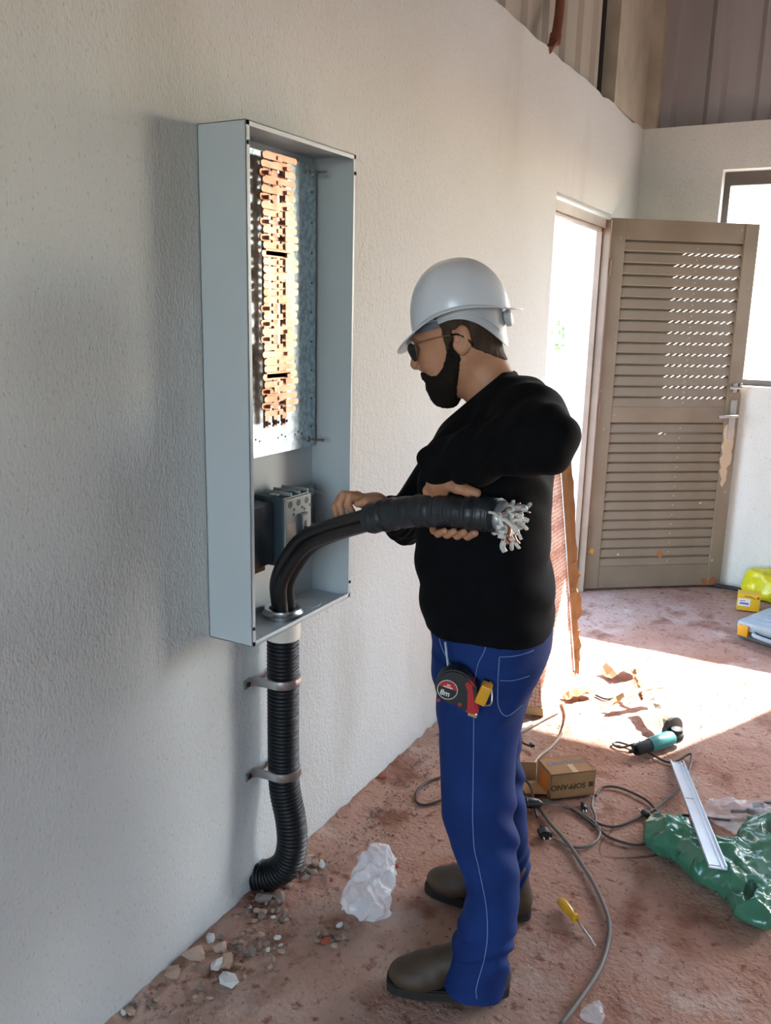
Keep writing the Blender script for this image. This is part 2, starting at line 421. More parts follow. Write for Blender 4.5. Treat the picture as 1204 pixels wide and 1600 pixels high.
for (u_, v_, rr, c_, k_) in ((.030, .235, .022, '#c9963f', 1), (.47, .205, .024, '#a3683a', 2), (DW - .05, .030, .034, '#a5603c', 3), (DW - .10, .022, .028, '#9c5c3c', 4), (.70, .52, .008, '#c9b49a', 5), (.20, .21, .009, '#cbb79c', 6), (DW - .07, .16, .012, '#c7a86a', 7)):
    random.seed(k_); g = MB(); g.prism([(u_ + rr * random.uniform(.45, 1.1) * math.cos(a_), v_ + rr * random.uniform(.5, 1.0) * math.sin(a_)) for a_ in [2 * math.pi * q_ / 9 for q_ in range(9)]], .001, DM @ TR((0, 0, .0158 if u_ < ST or u_ > DW - ST else .0125))); g.build('paint_chip', mat('chip_' + c_[1:], c_, rough=.8), door)
# ---- outside: ground, boundary wall, shrub
g = MB(); g.box((-40, -40, -.3), (40, 60, -.06)); struct(g.build('ground_outside', OUT_GROUND))
g = MB(); g.box((-9, 15.6, -.06), (-1.6, 15.8, .85)); g.box((-9, 15.55, .85), (-1.6, 15.85, .93)); struct(g.build('wall_outside', PAINT_OUT))
rl = empty('rail_fence', (-4.2, 14.0, -.06), 'pale rail fence seen through the doorway', 'fence')
for z in (1.02, 1.2):
    g = MB(); g.box((-8, 13.97, z), (-1.2, 14.03, z + .07)); g.build('rail', PAINT_OUT, rl)
for x in (-7, -5, -3, -1.3):
    g = MB(); g.box((x, 13.96, -.06), (x + .08, 14.04, 1.3)); g.build('post', PAINT_OUT, rl)
LEAF = mat('shrub_leaf', '#6c8a4e', rough=.6, col2='#4d6b38', nscale=10)
g = MB()
for k in range(500):
    a, b, rr = random.uniform(0, 6.28), random.uniform(-.6, 1.4), random.uniform(.3, .8)
    c = Vector((-3.6 + rr * math.cos(a) * math.cos(b), 17.2 + rr * math.sin(a) * math.cos(b), 1.0 + rr * math.sin(b)))
    d1 = Vector((random.uniform(-1, 1), random.uniform(-1, 1), random.uniform(-1, 1))).normalized() * .07; d2 = Vector((random.uniform(-1, 1), random.uniform(-1, 1), random.uniform(-1, 1))).normalized() * .05
    g.quadset([c - d1, c + d2, c + d1, c - d2], [(0, 1, 2, 3)])
g.tube([(-3.6, 17.2, -.06), (-3.6, 17.2, 1.0)], .04, 6)
tag(g.build('shrub', LEAF, recalc=False), 'green shrub beyond the doorway above the rail fence', 'shrub')
# ------------------------------------------------------------------ electrical panel on the left wall
STEEL = mat('grey_powder_coat', '#bec7cc', rough=.42, col2='#b8c1c6', nscale=3., bump=.03, bscale=300, bdist=.002)
GALV = mat('galvanised_plate', '#b9c4cb', rough=.27, metal=1., col2='#8fa0aa', nscale=75., ncontrast=(.38, .62), bump=.12, bscale=90, bdist=.003)
ZINC = mat('zinc_plated', '#c3c6c8', rough=.3, metal=1.)
COPPER = mat('copper', '#b68d7d', rough=.42, metal=1., col2='#a0715d', nscale=20.)
BLACKHOLE = mat('black_screw', '#1b1b1c', rough=.5)
BRK = mat('breaker_blue_grey', '#2f3b44', rough=.5, col2='#35424c')
BRKF = mat('breaker_light_grey', '#8f928f', rough=.5)
PY0, PY1, PZ0, PZ1, PX = 1.55, 2.0, .82, 1.99, .132
pan = empty('electrical_panel', (0, (PY0 + PY1) / 2, PZ0), 'tall open grey electrical panel box on the plaster wall with copper busbars inside', 'panel')
T = .0035
def pbox(name, lo, hi, m=STEEL, bev=.0012, parent=None):
    g = MB(); g.box(lo, hi, None, bev); return g.build(name, m, parent or pan)
pbox('back_panel', (.001, PY0, PZ0), (.001 + T, PY1, PZ1))
ls = pbox('side_panel', (.001, PY0, PZ0), (PX, PY0 + T, PZ1))
rs = pbox('side_panel', (.001, PY1 - T, PZ0), (PX, PY1, PZ1))
tp = pbox('top_panel', (.001, PY0, PZ1 - T), (PX, PY1, PZ1))
bt = pbox('bottom_panel', (.001, PY0, PZ0), (PX, PY1, PZ0 + T))
for (a, b) in (((PX - T, PY0, PZ0), (PX, PY0 + .013, PZ1)), ((PX - T, PY1 - .011, PZ0), (PX, PY1, PZ1)), ((PX - T, PY0, PZ1 - .012), (PX, PY1, PZ1)), ((PX - T, PY0, PZ0), (PX, PY1, PZ0 + .012))):
    pbox('front_lip', a, b)
for y, z in ((PY0 + .006, PZ1 - .045), (PY0 + .006, PZ0 + .045), (PY1 - .005, PZ1 - .045), (PY1 - .005, PZ0 + .045)):
    g = MB(); g.lathe([(.0045, 0), (.0045, .003), (.002, .004)], 10, TR((PX, y, z), (0, 1, 0), (0, 0, 1), (1, 0, 0))); g.build('cover_screw', BLACKHOLE, pan)
# knock-out rings pressed into the floor of the box
for y, rr in ((1.875, .036), (1.59, .014)):
    g = MB(); g.lathe([(rr, 0), (rr + .001, .0016), (rr + .003, .0016), (rr + .004, 0)], 28, TR((.067, y, PZ0 + T)), cap=False); g.build('knockout', STEEL, bt, True)
# mounting plate
MX = .030
pl_ = pbox('mounting_plate', (MX - .002, 1.575, 1.245), (MX, 1.972, 1.965), GALV, .0008)
for k in range(9):
    g = MB(); g.lathe([(.003, 0), (.003, .0006)], 8, TR((MX, 1.953, 1.30 + k * .075), (0, 1, 0), (0, 0, 1), (1, 0, 0))); g.build('plate_hole', BLACKHOLE, pl_)
for y0 in (1.69, 1.80, 1.875):
    for k in range(3):
        g = MB(); g.lathe([(.003, 0), (.003, .0006)], 8, TR((MX, y0 + k * .016, 1.285 + (.006 if k == 1 else 0)), (0, 1, 0), (0, 0, 1), (1, 0, 0))); g.build('plate_hole', BLACKHOLE, pl_)
def stud(y, z, l=.075):
    g = MB(); g.lathe([(.003, 0), (.003, l)], 8, TR((.004, y, z), (0, 1, 0), (0, 0, 1), (1, 0, 0)))
    g.lathe([(.008, 0), (.008, .006)], 6, TR((MX, y, z), (0, 1, 0), (0, 0, 1), (1, 0, 0))); g.lathe([(.011, 0), (.011, .0015)], 14, TR((MX, y, z), (0, 1, 0), (0, 0, 1), (1, 0, 0)))
    g.build('stud', ZINC, pan, True, 30)
stud(1.945, 1.945); stud(1.945, 1.265); stud(1.60, 1.945); stud(1.60, 1.265)
# copper: three upright bars standing off the plate, comb of fingers to either side
YB3 = (1.712, 1.748, 1.784)
for y in YB3:
    pbox('busbar', (.056, y - .010, 1.322), (.062, y + .010, 1.955), COPPER, .0006)
    g = MB(); g.lathe([(.0075, 0), (.0075, .006)], 6, TR((.062, y, 1.333), (0, 1, 0), (0, 0, 1), (1, 0, 0))); g.lathe([(.004, 0), (.004, .012)], 8, TR((.062, y, 1.333), (0, 1, 0), (0, 0, 1), (1, 0, 0))); g.build('bus_bolt', ZINC, pan)
rows = 34; random.seed(5)
for k in range(rows):
    z = 1.358 + k * .0178
    i = random.choice((0, 1, 1, 2)); yc = YB3[i]; j = random.choice([q for q in (0, 1, 2) if q != i]); yd = YB3[j]
    # a finger to the left and a finger to the right, each bolted on a different bar in turn
    for side, yy, lv in ((-1, yc, i), (1, yd, j)):
        tip = 1.684 if side < 0 else 1.826 - random.choice((0, .006, .012))
        hgt = .0070
        x0 = .063 + .0042 * ((lv * 2 + (side > 0)) % 3)
        y_in = yy - side * .012; tipb = tip - side * .004
        zz = z + random.uniform(-.0012, .0012) + (.004 if side > 0 else 0)
        P = [(y_in, zz - hgt), (tipb, zz - hgt), (tip, zz - hgt * .4), (tip, zz + hgt * .4), (tipb, zz + hgt), (y_in, zz + hgt)]
        g = MB(); g.prism(P, .0035, TR((x0, 0, 0), (0, 1, 0), (0, 0, 1), (1, 0, 0))); g.build('busbar_finger', COPPER, pan)
    if k % 2: g = MB(); g.box((.058, 1.700, z - .004), (.0628, 1.800, z + .006), None, .0006); g.build('cross_link', COPPER, pan)
    g = MB(); g.box((.062, yc - .009, z - .005), (.0775, yc + .005, z + .004), None, .0006); g.build('finger_spacer', COPPER, pan)
# lower plate with the moulded-case breaker
pbox('breaker_plate', (.018, 1.575, .985), (.020, 1.992, 1.135), GALV, .0008)
for y, z in ((1.955, 1.118), (1.955, 1.02)): stud(y, z, .06)
br = pbox('circuit_breaker', (.022, 1.706, .975), (.112, 1.822, 1.152), BRK, .003)
pbox('front_cover', (.1115, 1.708, .985), (.118, 1.820, 1.148), BRKF, .002, br)
pbox('breaker_base', (.022, 1.60, .985), (.085, 1.702, 1.140), BRK, .003)
for k in range(3):
    y = 1.728 + k * .036
    for nm, z, rr, yo in (('terminal_hole', 1.133, .0085, 0), ('terminal_hole', 1.118, .004, .016)):
        g = MB(); g.lathe([(rr, 0), (rr, .0012)], 14, TR((.1175, y + yo, z), (0, 1, 0), (0, 0, 1), (1, 0, 0))); g.build(nm, BLACKHOLE, br)
    pbox('terminal_barrier', (.03, y + .013, 1.150), (.112, y + .017, 1.160), BRKF, .0008, br)
    pbox('terminal_lug', (.06, y - .009, 1.150), (.085, y + .009, 1.156), ZINC, .0008, br)
pbox('label_plate', (.1172, 1.712, 1.010), (.1188, 1.752, 1.085), mat('beige_label', '#a99f90', rough=.5), .0004, br)
pbox('lever_frame', (.117, 1.762, 1.03), (.128, 1.792, 1.105), BRK, .002, br)
pbox('lever_surround', (.127, 1.767, 1.035), (.1295, 1.789, 1.10), BRKF, .001, br)
pbox('lever_slot', (.1288, 1.773, 1.045), (.130, 1.783, 1.085), BLACKHOLE, .0004, br)
pbox('lever', (.129, 1.7735, 1.060), (.148, 1.7825, 1.070), BLACKHOLE, .0015, br)
for y, z in ((1.742, 1.106), (1.79, 1.112)):
    g = MB(); g.lathe([(.0035, 0), (.0035, .001)], 10, TR((.118, y, z), (0, 1, 0), (0, 0, 1), (1, 0, 0))); g.build('cover_hole', BLACKHOLE, br)
pbox('wood_scrap', (.022, 1.60, .962), (.06, 1.70, .984), mat('raw_wood', '#b98d66', rough=.8), .001)
# ------------------------------------------------------------------ conduit below the panel
CXc, CYc = .067, 1.765
BLKP = mat('black_corrugated_plastic', '#0b0c0f', rough=.45, col2='#121318', nscale=30.)
cd = empty('flexible_conduit', (CXc, CYc, 0), 'black corrugated conduit running from the panel bottom down to the floor', 'conduit')
path = catmull([(CXc, CYc, .765), (CXc, CYc, .62), (CXc, CYc, .42), (CXc + .004, CYc, .32), (CXc + .022, CYc + .002, .23), (CXc + .028, CYc, .155), (CXc + .012, CYc - .006, .092), (CXc - .03, CYc - .02, .052), (CXc - .085, CYc - .035, .04)], 26)
# resample evenly then ripple
cum = [0.]
for a, b in zip(path, path[1:]): cum.append(cum[-1] + (b - a).length)
N = int(cum[-1] / .0017); pts = []; j = 0
for i in range(N + 1):
    s = cum[-1] * i / N
    while j < len(cum) - 2 and cum[j+1] < s: j += 1
    f = (s - cum[j]) / max(cum[j+1] - cum[j], 1e-9); pts.append(path[j].lerp(path[j+1], f))
rad = [.0395 + .0038 * math.tanh(2.2 * math.sin(2 * math.pi * i / 6.4)) for i in range(N + 1)]
g = MB(); g.tube(pts, rad, 28); g.build('hose', BLKP, cd, True)
WHITEP = mat('white_pvc', '#d8d3ca', rough=.4)
g = MB(); g.lathe([(.036, 0), (.0455, 0), (.0455, .05), (.047, .052), (.047, .058), (.036, .058)], 32, TR((CXc, CYc, .762))); g.build('coupling', WHITEP, cd, True, 35)
g = MB(); g.lathe([(.035, -.004), (.044, -.004), (.044, 0), (.053, .0), (.0535, .010), (.049, .014), (.047, .021), (.042, .0225), (.036, .021), (.035, -.004)], 36, TR((CXc, CYc, PZ0 + T)), cap=False); g.build('lock_ring', ZINC, cd, True, 35)
g = MB(); g.box((.001, CYc + .065, .745), (.016, CYc + .085, .785), None, .003); g.lathe([(.006, 0), (.006, .006)], 6, TR((.016, CYc + .075, .765), (0, 1, 0), (0, 0, 1), (1, 0, 0))); tag(g.build('wall_anchor', BLACKHOLE), 'small dark bolt head on the wall beside the white conduit coupling', 'bolt')
def clamp(z, label):
    c = empty('pipe_clamp', (0, CYc, z), label, 'clamp', 'zinc clamps holding the black conduit')
    pts = []
    for k in range(17):
        a = math.pi * (k / 16) - math.pi / 2
        pts.append((CXc + .0455 * math.cos(a), CYc + .0455 * math.sin(a), z))
    prof = [(.004, CYc - .085, z), (.004, CYc - .060, z), (.012, CYc - .050, z), (CXc - .02, CYc - .0455, z)] + pts + [(CXc - .02, CYc + .0455, z), (.012, CYc + .05, z), (.004, CYc + .06, z), (.004, CYc + .075, z)]
    g = MB(); n = len(prof); rings = []
    for i, p in enumerate(prof):
        p = Vector(p); d = (Vector(prof[min(i+1, n-1)]) - Vector(prof[max(i-1, 0)])).normalized(); nn = Vector((d.y, -d.x, 0))
        rings.append([g.bm.verts.new(p + nn * a + Vector((0, 0, b))) for a, b in ((0, -.013), (.003, -.011), (.0045, 0), (.003, .011), (0, .013), (-.002, .013), (-.002, -.013))])
    for a, b in zip(rings, rings[1:]):
        for k in range(7): g.bm.faces.new((a[k], a[(k+1) % 7], b[(k+1) % 7], b[k]))
    g.bm.faces.new(rings[0]); g.bm.faces.new(rings[-1])
    g.build('strap', ZINC, c, True, 40)
    g = MB(); g.lathe([(.007, 0), (.007, .006)], 6, TR((.005, CYc - .073, z), (0, 1, 0), (0, 0, 1), (1, 0, 0))); g.build('bolt', BLACKHOLE, c)
clamp(.642, 'zinc pipe clamp near the top of the black conduit')
clamp(.375, 'zinc pipe clamp lower down, just above the bend of the black conduit')
# old brown conduit poking over the wall top
g = MB(); p = catmull([(-.02, 3.95, 3.4), (-.02, 3.95, 2.95), (-.012, 3.90, 2.79), (-.01, 3.88, 2.76)], 8); g.tube(p, .021, 12)
c = empty('brown_conduit', (-.02, 3.9, WT), 'reddish brown pipe dropping to the top of the left wall', 'pipe')
PIPEB = mat('red_brown_pipe', '#7d4a3a', rough=.6, col2='#6b3c2e')
g.build('pipe', PIPEB, c, True)
g = MB(); g.tube([(-.01, 3.885, 2.775), (-.008, 3.87, 2.745)], .026, 12); g.build('collar', PIPEB, c, True, 40)
g = MB(); g.tube([(-.008, 3.87, 2.745), (-.004, 3.80, 2.705), (0, 3.78, 2.69)], .016, 10); g.build('elbow_stub', PIPEB, c, True, 40)
# ------------------------------------------------------------------ sculpting with distance fields
def smin(a, b, k):
    h = np.clip(.5 + .5 * (b - a) / k, 0, 1); return b + (a - b) * h - k * h * (1 - h)
def smax(a, b, k): return -smin(-a, -b, k)
def rcone(P, a, b, r1, r2):
    a = np.array(a, np.float32); b = np.array(b, np.float32); ab = b - a; q = P - a
    t = np.clip((q @ ab) / max(float(ab @ ab), 1e-9), 0, 1)
    return np.linalg.norm(q - t[..., None] * ab, axis=-1) - (r1 + (r2 - r1) * t)
def ell(P, c, r, R=None):
    q = P - np.array(c, np.float32)
    if R is not None: q = q @ np.array(R, np.float32).T
    r = np.array(r, np.float32); k0 = np.linalg.norm(q / r, axis=-1); k1 = np.linalg.norm(q / (r * r), axis=-1) + 1e-9
    return k0 * (k0 - 1) / k1
def chain(P, pts, rs, k=.004):
    d = None
    for (a, b), (r1, r2) in zip(zip(pts, pts[1:]), zip(rs, rs[1:])):
        e = rcone(P, a, b, r1, r2); d = e if d is None else smin(d, e, k)
    return d
def column(P, tab, ex=2.3):
    """upright body of varying oval section: rows (z, front, back, half width, side offset)"""
    tab = sorted(tab); Z = np.array([t[0] for t in tab]); z = P[..., 2]
    it = lambda j: np.interp(z, Z, np.array([t[j] for t in tab])).astype(np.float32)
    fr, bk, hw, lc = it(1), it(2), it(3), it(4)
    c = (fr + bk) / 2; a = (fr - bk) / 2
    u = np.abs((P[..., 0] - c) / a) ** ex + np.abs((P[..., 1] - lc) / hw) ** ex
    d = (u ** (1 / ex) - 1) * np.minimum(a, hw)
    return np.maximum(d, np.maximum(Z[0] - z, z - Z[-1]))
def surf(fn, lo, hi, h):
    """naive surface nets on a regular grid; returns vertices and quads"""
    lo = np.array(lo, np.float32); n = np.ceil((np.array(hi) - lo) / h).astype(int) + 1
    ax = [lo[i] + h * np.arange(n[i], dtype=np.float32) for i in range(3)]
    V = np.empty(n, np.float32)
    step = max(1, int(600000 / (n[1] * n[2])))
    for s in range(0, n[0], step):
        G = np.stack(np.meshgrid(ax[0][s:s+step], ax[1], ax[2], indexing='ij'), -1)
        V[s:s+step] = fn(G)
    S = V < 0
    c = [S[i:n[0]-1+i, j:n[1]-1+j, k:n[2]-1+k] for i in (0, 1) for j in (0, 1) for k in (0, 1)]
    cnt = sum(x.astype(np.int8) for x in c); act = (cnt > 0) & (cnt < 8)
    I = np.argwhere(act); idx = -np.ones(act.shape, np.int64); idx[act] = np.arange(len(I))
    acc = np.zeros((len(I), 3), np.float32); m = np.zeros(len(I), np.float32)
    cor = [(i, j, k) for i in (0, 1) for j in (0, 1) for k in (0, 1)]
    val = {q: V[I[:, 0] + q[0], I[:, 1] + q[1], I[:, 2] + q[2]] for q in cor}
    for q in cor:
        for d in range(3):
            if q[d]: continue
            e = list(q); e[d] = 1; e = tuple(e); a, b = val[q], val[e]; x = (a < 0) != (b < 0)
            t = np.where(x, a / np.where(x, a - b, 1), 0)
            p = np.array(q, np.float32)[None] + 0 * acc; p[:, d] += t
            acc[x] += p[x]; m[x] += 1
    vert = lo + h * (I + acc / m[:, None])
    F = []
    for d in range(3):
        a, b = (d + 1) % 3, (d + 2) % 3
        s0 = [slice(1, None)] * 3; s0[d] = slice(0, -1); s1 = [slice(1, None)] * 3; s1[d] = slice(1, None)
        A, Bm = S[tuple(s0)], S[tuple(s1)]; X = np.argwhere(A != Bm); ins = A[A != Bm]
        off = np.ones(3, int); off[d] = 0; X = X + off
        ok = (X[:, a] < n[a] - 1) & (X[:, b] < n[b] - 1); X, ins = X[ok], ins[ok]
        g_ = lambda da, db: idx[tuple((X - np.eye(3, dtype=int)[a] * da - np.eye(3, dtype=int)[b] * db).T)]
        q = np.stack([g_(1, 1), g_(0, 1), g_(0, 0), g_(1, 0)], 1)
        q[~ins] = q[~ins][:, ::-1]; F.append(q)
    return vert, np.concatenate(F)
def to_mesh(name, shells, Mw):
    me = bpy.data.meshes.new(name); vs, fs, o = [], [], 0
    for v, f in shells: vs.append(v); fs.append(f + o); o += len(v)
    v = np.concatenate(vs); f = np.concatenate(fs)
    Mn = np.array(Mw); v = v @ Mn[:3, :3].T + Mn[:3, 3]
    me.vertices.add(len(v)); me.vertices.foreach_set('co', v.astype(np.float32).ravel())
    me.loops.add(f.size); me.loops.foreach_set('vertex_index', f.ravel().astype(np.int32))
    me.polygons.add(len(f)); me.polygons.foreach_set('loop_start', np.arange(0, f.size, 4, dtype=np.int32))
    me.update(calc_edges=True); me.validate(); return me
# ------------------------------------------------------------------ the electrician
# own frame: forward, left, up, standing at (0.60, 1.81)
MO = Vector((.60, 1.81, 0)); MF = Vector((-.96, -.28, 0)); ML = Vector((.28, -.96, 0))
PM = TR(MO, MF, ML, (0, 0, 1))
SKIN = mat('tanned_skin', '#bd8a6c', rough=.5, col2='#b07a5c', nscale=22., spec=.4, bump=.08, bscale=250, bdist=.002)
SWEAT = mat('black_jersey', '#08080b', rough=.9, col2='#0b0b0f', nscale=40., spec=.12, bump=.15, bscale=180, bdist=.002)
DENIM = mat('blue_denim', '#17336f', rough=.8, col2='#122a60', nscale=7., spec=.2, bump=.12, bscale=220, bdist=.002)
STITCH = mat('pale_stitching', '#6f89bd', rough=.8)
LEATHER = mat('worn_brown_leather', '#4a3828', rough=.62, col2='#3a2b1e', nscale=14., bump=.2, bscale=60, bdist=.003)
RUBBER = mat('dark_rubber_sole', '#26201c', rough=.8)
HAIRM = mat('dark_brown_hair', '#4b392d', rough=.75, col2='#35271e', nscale=60., stretch=(1, 1, .25), bump=.6, bscale=220, bdist=.004, spec=.25)
BEARDM = mat('dark_beard', '#17110e', rough=.85, col2='#1f1712', nscale=60., stretch=(1, 1, .25), bump=.7, bscale=200, bdist=.005, spec=.2)
man = empty('person', MO, 'person in white hard hat, black long-sleeved top and blue jeans holding thick taped cables', 'person')
# --- head frame: pitched down 15 degrees, turned slightly from the camera
HC = (.075, 0., 1.54); pa = math.radians(15); ya = math.radians(-4)
hx = Vector((math.cos(pa) * math.cos(ya), math.cos(pa) * math.sin(ya), -math.sin(pa))); hy = Vector((-math.sin(ya), math.cos(ya), 0)); hz_ = hx.cross(hy)
HM = PM @ TR(HC, hx, hy, hz_)
HMl = np.array(TR(HC, hx, hy, hz_).inverted())
neck_lo = HMl[:3, :3] @ np.array([-.028, 0, 1.40]) + HMl[:3, 3]
neck_lo2 = HMl[:3, :3] @ np.array([-.045, 0, 1.32]) + HMl[:3, 3]
def head_base(P):
    d = ell(P, (-.004, 0, .032), (.096, .077, .092))
    d = smin(d, ell(P, (.035, 0, -.03), (.058, .061, .083)), .02)
    for s in (-1, 1):
        d = smin(d, rcone(P, (-.012, s * .052, -.035), (.046, s * .022, -.094), .020, .019), .022)
        d = smin(d, ell(P, (.062, s * .036, -.018), (.022, .024, .022)), .018)
    d = smin(d, ell(P, (.056, 0, -.096), (.021, .024, .018)), .016)
    d = smin(d, ell(P, (.062, 0, -.066), (.019, .032, .024)), .014)
    d = smin(d, rcone(P, (.080, -.030, .036), (.080, .030, .036), .0125, .0125), .014)
    for s in (-1, 1): d = smax(d, -ell(P, (.098, s * .033, .014), (.020, .019, .013)), .012)
    return d
def head(P):
    d = head_base(P)
    n = rcone(P, (.088, 0, .026), (.1075, 0, -.021), .0075, .0105)
    n = smin(n, ell(P, (.104, 0, -.026), (.011, .0115, .0095)), .006)
    for s in (-1, 1): n = smin(n, ell(P, (.0905, s * .0135, -.031), (.011, .0075, .0085)), .006)
    d = smin(d, n, .010)
    for s in (-1, 1): d = smax(d, -ell(P, (.097, s * .007, -.0385), (.006, .0035, .004)), .003)
    d = smin(d, ell(P, (.0795, 0, -.061), (.008, .021, .0055)), .005)
    d = smin(d, ell(P, (.0775, 0, -.0745), (.009, .020, .0065)), .005)
    d = smax(d, -ell(P, (.087, 0, -.0675), (.012, .017, .0028)), .003)
    nk = rcone(P, (-.030, 0, -.045), neck_lo, .059, .063); nk = smin(nk, rcone(P, neck_lo, neck_lo2, .063, .085), .02)
    d = smin(d, nk, .03)
    for s in (-1, 1):
        R = [[math.cos(.25), 0, math.sin(.25)], [0, 1, 0], [-math.sin(.25), 0, math.cos(.25)]]
        e = ell(P, (-.026, s * .079, .003), (.0185, .0085, .032), R)
        e = smax(e, -ell(P, (-.021, s * .089, .004), (.0105, .0075, .021), R), .004)
        e = smin(e, ell(P, (-.010, s * .080, -.006), (.006, .006, .009)), .005)
        e = smin(e, rcone(P, (-.026, s * .083, .016), (-.022, s * .0835, -.004), .0035, .003), .003)
        d = smin(d, e, .006)
    return d
shell_head = surf(head, (-.125, -.105, -.24), (.13, .105, .13), .0025)
hm_inv = np.array(PM.inverted() @ HM)
def move(sh, M): return (sh[0] @ M[:3, :3].T + M[:3, 3], sh[1])
shells = [move(shell_head, hm_inv)]
# --- hands
def hand_r(P):
    # right hand laid on the cables from the far side: knuckles up, fingers forward and down
    d = smin(rcone(P, (.225, -.055, 1.130), (.258, -.028, 1.156), .027, .025), ell(P, (.275, -.013, 1.165), (.034, .037, .018), None), .02)
    F = [((.290, .014, 1.176), (.313, .027, 1.183), (.315, .033, 1.163), (.305, .031, 1.148), .0095),
         ((.301, -.004, 1.178), (.333, .007, 1.181), (.341, .012, 1.158), (.334, .013, 1.137), .0098),
         ((.304, -.023, 1.172), (.344, -.013, 1.170), (.357, -.008, 1.148), (.353, -.005, 1.128), .0095),
         ((.300, -.041, 1.162), (.334, -.035, 1.157), (.350, -.029, 1.139), (.349, -.024, 1.122), .0085)]
    for a, b, c, e, r in F:
        d = smin(d, chain(P, [(.275, a[1] * .9, 1.168), a, b, c, e], [.012, r + .0018, r + .0008, r, r - .0015], .003), .003)
    d = smin(d, chain(P, [(.245, .005, 1.162), (.252, .034, 1.173), (.268, .047, 1.177), (.287, .050, 1.172)], [.016, .0135, .011, .0092], .004), .006)
    return d
def hand_l(P):
    # left hand over the bundle with the palm behind it: thumb back along the top, fingers round underneath
    d = smin(rcone(P, (.080, .220, 1.306), (.078, .178, 1.262), .026, .027), ell(P, (.074, .160, 1.238), (.038, .021, .036)), .02)
    for k, (f0, r) in enumerate(((.042, .0098), (.064, .0100), (.085, .0096), (.104, .0086))):
        sh = -.002 * k
        d = smin(d, chain(P, [(f0, .158, 1.235), (f0 - .002, .147, 1.214 + sh), (f0 - .008, .149, 1.178 + sh), (f0 - .016, .172, 1.1535), (f0 - .030, .201, 1.154), (f0 - .046, .220, 1.166)], [.014, r + .0018, r + .0008, r, r - .0005, r - .0018], .003), .003)
    d = smin(d, chain(P, [(.058, .190, 1.262), (.038, .204, 1.257), (.016, .212, 1.252), (-.004, .214, 1.249)], [.018, .0140, .0115, .0092], .004), .008)
    return d
shells.append(surf(hand_r, (.19, -.09, 1.09), (.375, .07, 1.21), .002))
shells.append(surf(hand_l, (-.02, .12, 1.13), (.125, .255, 1.345), .002))
# --- trunk and limbs under the clothes
LS, LE, LW_ = (-.068, .148, 1.408), (-.137, .385, 1.390), (.080, .220, 1.306)
RS, RE, RW = (.030, -.160, 1.365), (.218, -.215, 1.078), (.228, -.052, 1.132)
TRUNK = [(.78, .085, -.145, .165, 0), (.90, .10, -.15, .16, 0), (1.05, .132, -.135, .165, 0), (1.18, .135, -.132, .17, 0), (1.30, .115, -.13, .18, 0), (1.38, .06, -.10, .12, 0), (1.42, .04, -.08, .08, 0)]
LEGL = [(.80, .07, -.13, .08, .092), (.60, .05, -.09, .07, .108), (.46, .025, -.095, .055, .12), (.36, -.02, -.108, .048, .13), (.25, -.045, -.118, .042, .14), (.10, -.045, -.105, .036, .148), (.06, -.045, -.10, .036, .15)]
LEGR = [(.80, .07, -.13, .08, -.09), (.60, .04, -.09, .07, -.12), (.46, .02, -.095, .055, -.14), (.33, -.03, -.112, .046, -.16), (.2, -.05, -.125, .040, -.175), (.10, -.055, -.125, .036, -.185), (.06, -.055, -.12, .036, -.185)]
def trunk(P):
    d = column(P, TRUNK)
    d = smin(d, smin(column(P, LEGL), column(P, LEGR), .02), .03)
    d = smin(d, chain(P, [LS, LE, LW_], [.05, .04, .027], .01), .03); d = smin(d, chain(P, [RS, RE, RW], [.05, .04, .027], .01), .03)
    return d
shells.append(surf(trunk, (-.24, -.30, .05), (.32, .46, 1.45), .010))
body = link_mesh('body', to_mesh('body', shells, PM), SKIN, man, True)
# --- clothes
TOPT = [(.895, .122, -.172, .186, 0), (.93, .130, -.176, .190, 0), (.98, .142, -.170, .190, 0), (1.06, .152, -.156, .188, 0), (1.17, .154, -.152, .190, 0), (1.26, .148, -.152, .20, 0), (1.31, .134, -.150, .205, 0),
        (1.36, .104, -.140, .19, 0), (1.40, .078, -.118, .140, 0), (1.44, .066, -.088, .095, 0), (1.47, .058, -.062, .072, 0), (1.50, .052, -.050, .066, 0)]
def sweater(P):
    x, y, z = P[..., 0], P[..., 1], P[..., 2]
    d = column(P, TOPT)
    d = smin(d, chain(P, [(-.04, .085, 1.405), LS, (-.105, .265, 1.405), LE], [.060, .078, .070, .055], .02), .05)
    d = smin(d, chain(P, [LE, tuple(np.array(LE) * .4 + np.array(LW_) * .6), LW_], [.056, .055, .040], .02), .03)
    d = smin(d, chain(P, [(.01, -.10, 1.39), RS, RE], [.055, .072, .058], .02), .045)
    d = smin(d, chain(P, [RE, RW], [.058, .042], .02), .02)
    # folds: slack round the waist, pulls from the raised arm, gathered right cuff
    d = d + .0050 * np.sin(z * 62 + 5 * np.sin(x * 13) + 4 * np.sin(y * 9 + 1)) * np.exp(-((z - .99) / .09) ** 2)
    d = d + .0045 * np.sin((x * .6 + z * .9 - y * .5) * 95 + 3 * np.sin(x * 20)) * np.exp(-((z - 1.30) / .10) ** 2) * np.clip((y + .05) * 6, 0, 1)
    q = np.linalg.norm(P - np.array([(RE[0] + RW[0]) / 2, (RE[1] + RW[1]) / 2, 1.09], np.float32), axis=-1)
    d = d + .0035 * np.sin((x * .5 + y * .85) * 190 + z * 20) * np.exp(-(q / .09) ** 2)
    q = np.linalg.norm(P - np.array(LE, np.float32), axis=-1)
    d = d + .003 * np.sin((x * .9 - y * .4 + z * .3) * 120) * np.exp(-(q / .10) ** 2)
    # collar plane, rising to the nape
    d = smax(d, (z - np.minimum(1.407 + (.055 - x) * .90, 1.484)) * .75, .006)
    return np.maximum(d, .902 + .006 * np.sin(x * 22 + y * 9) - z)
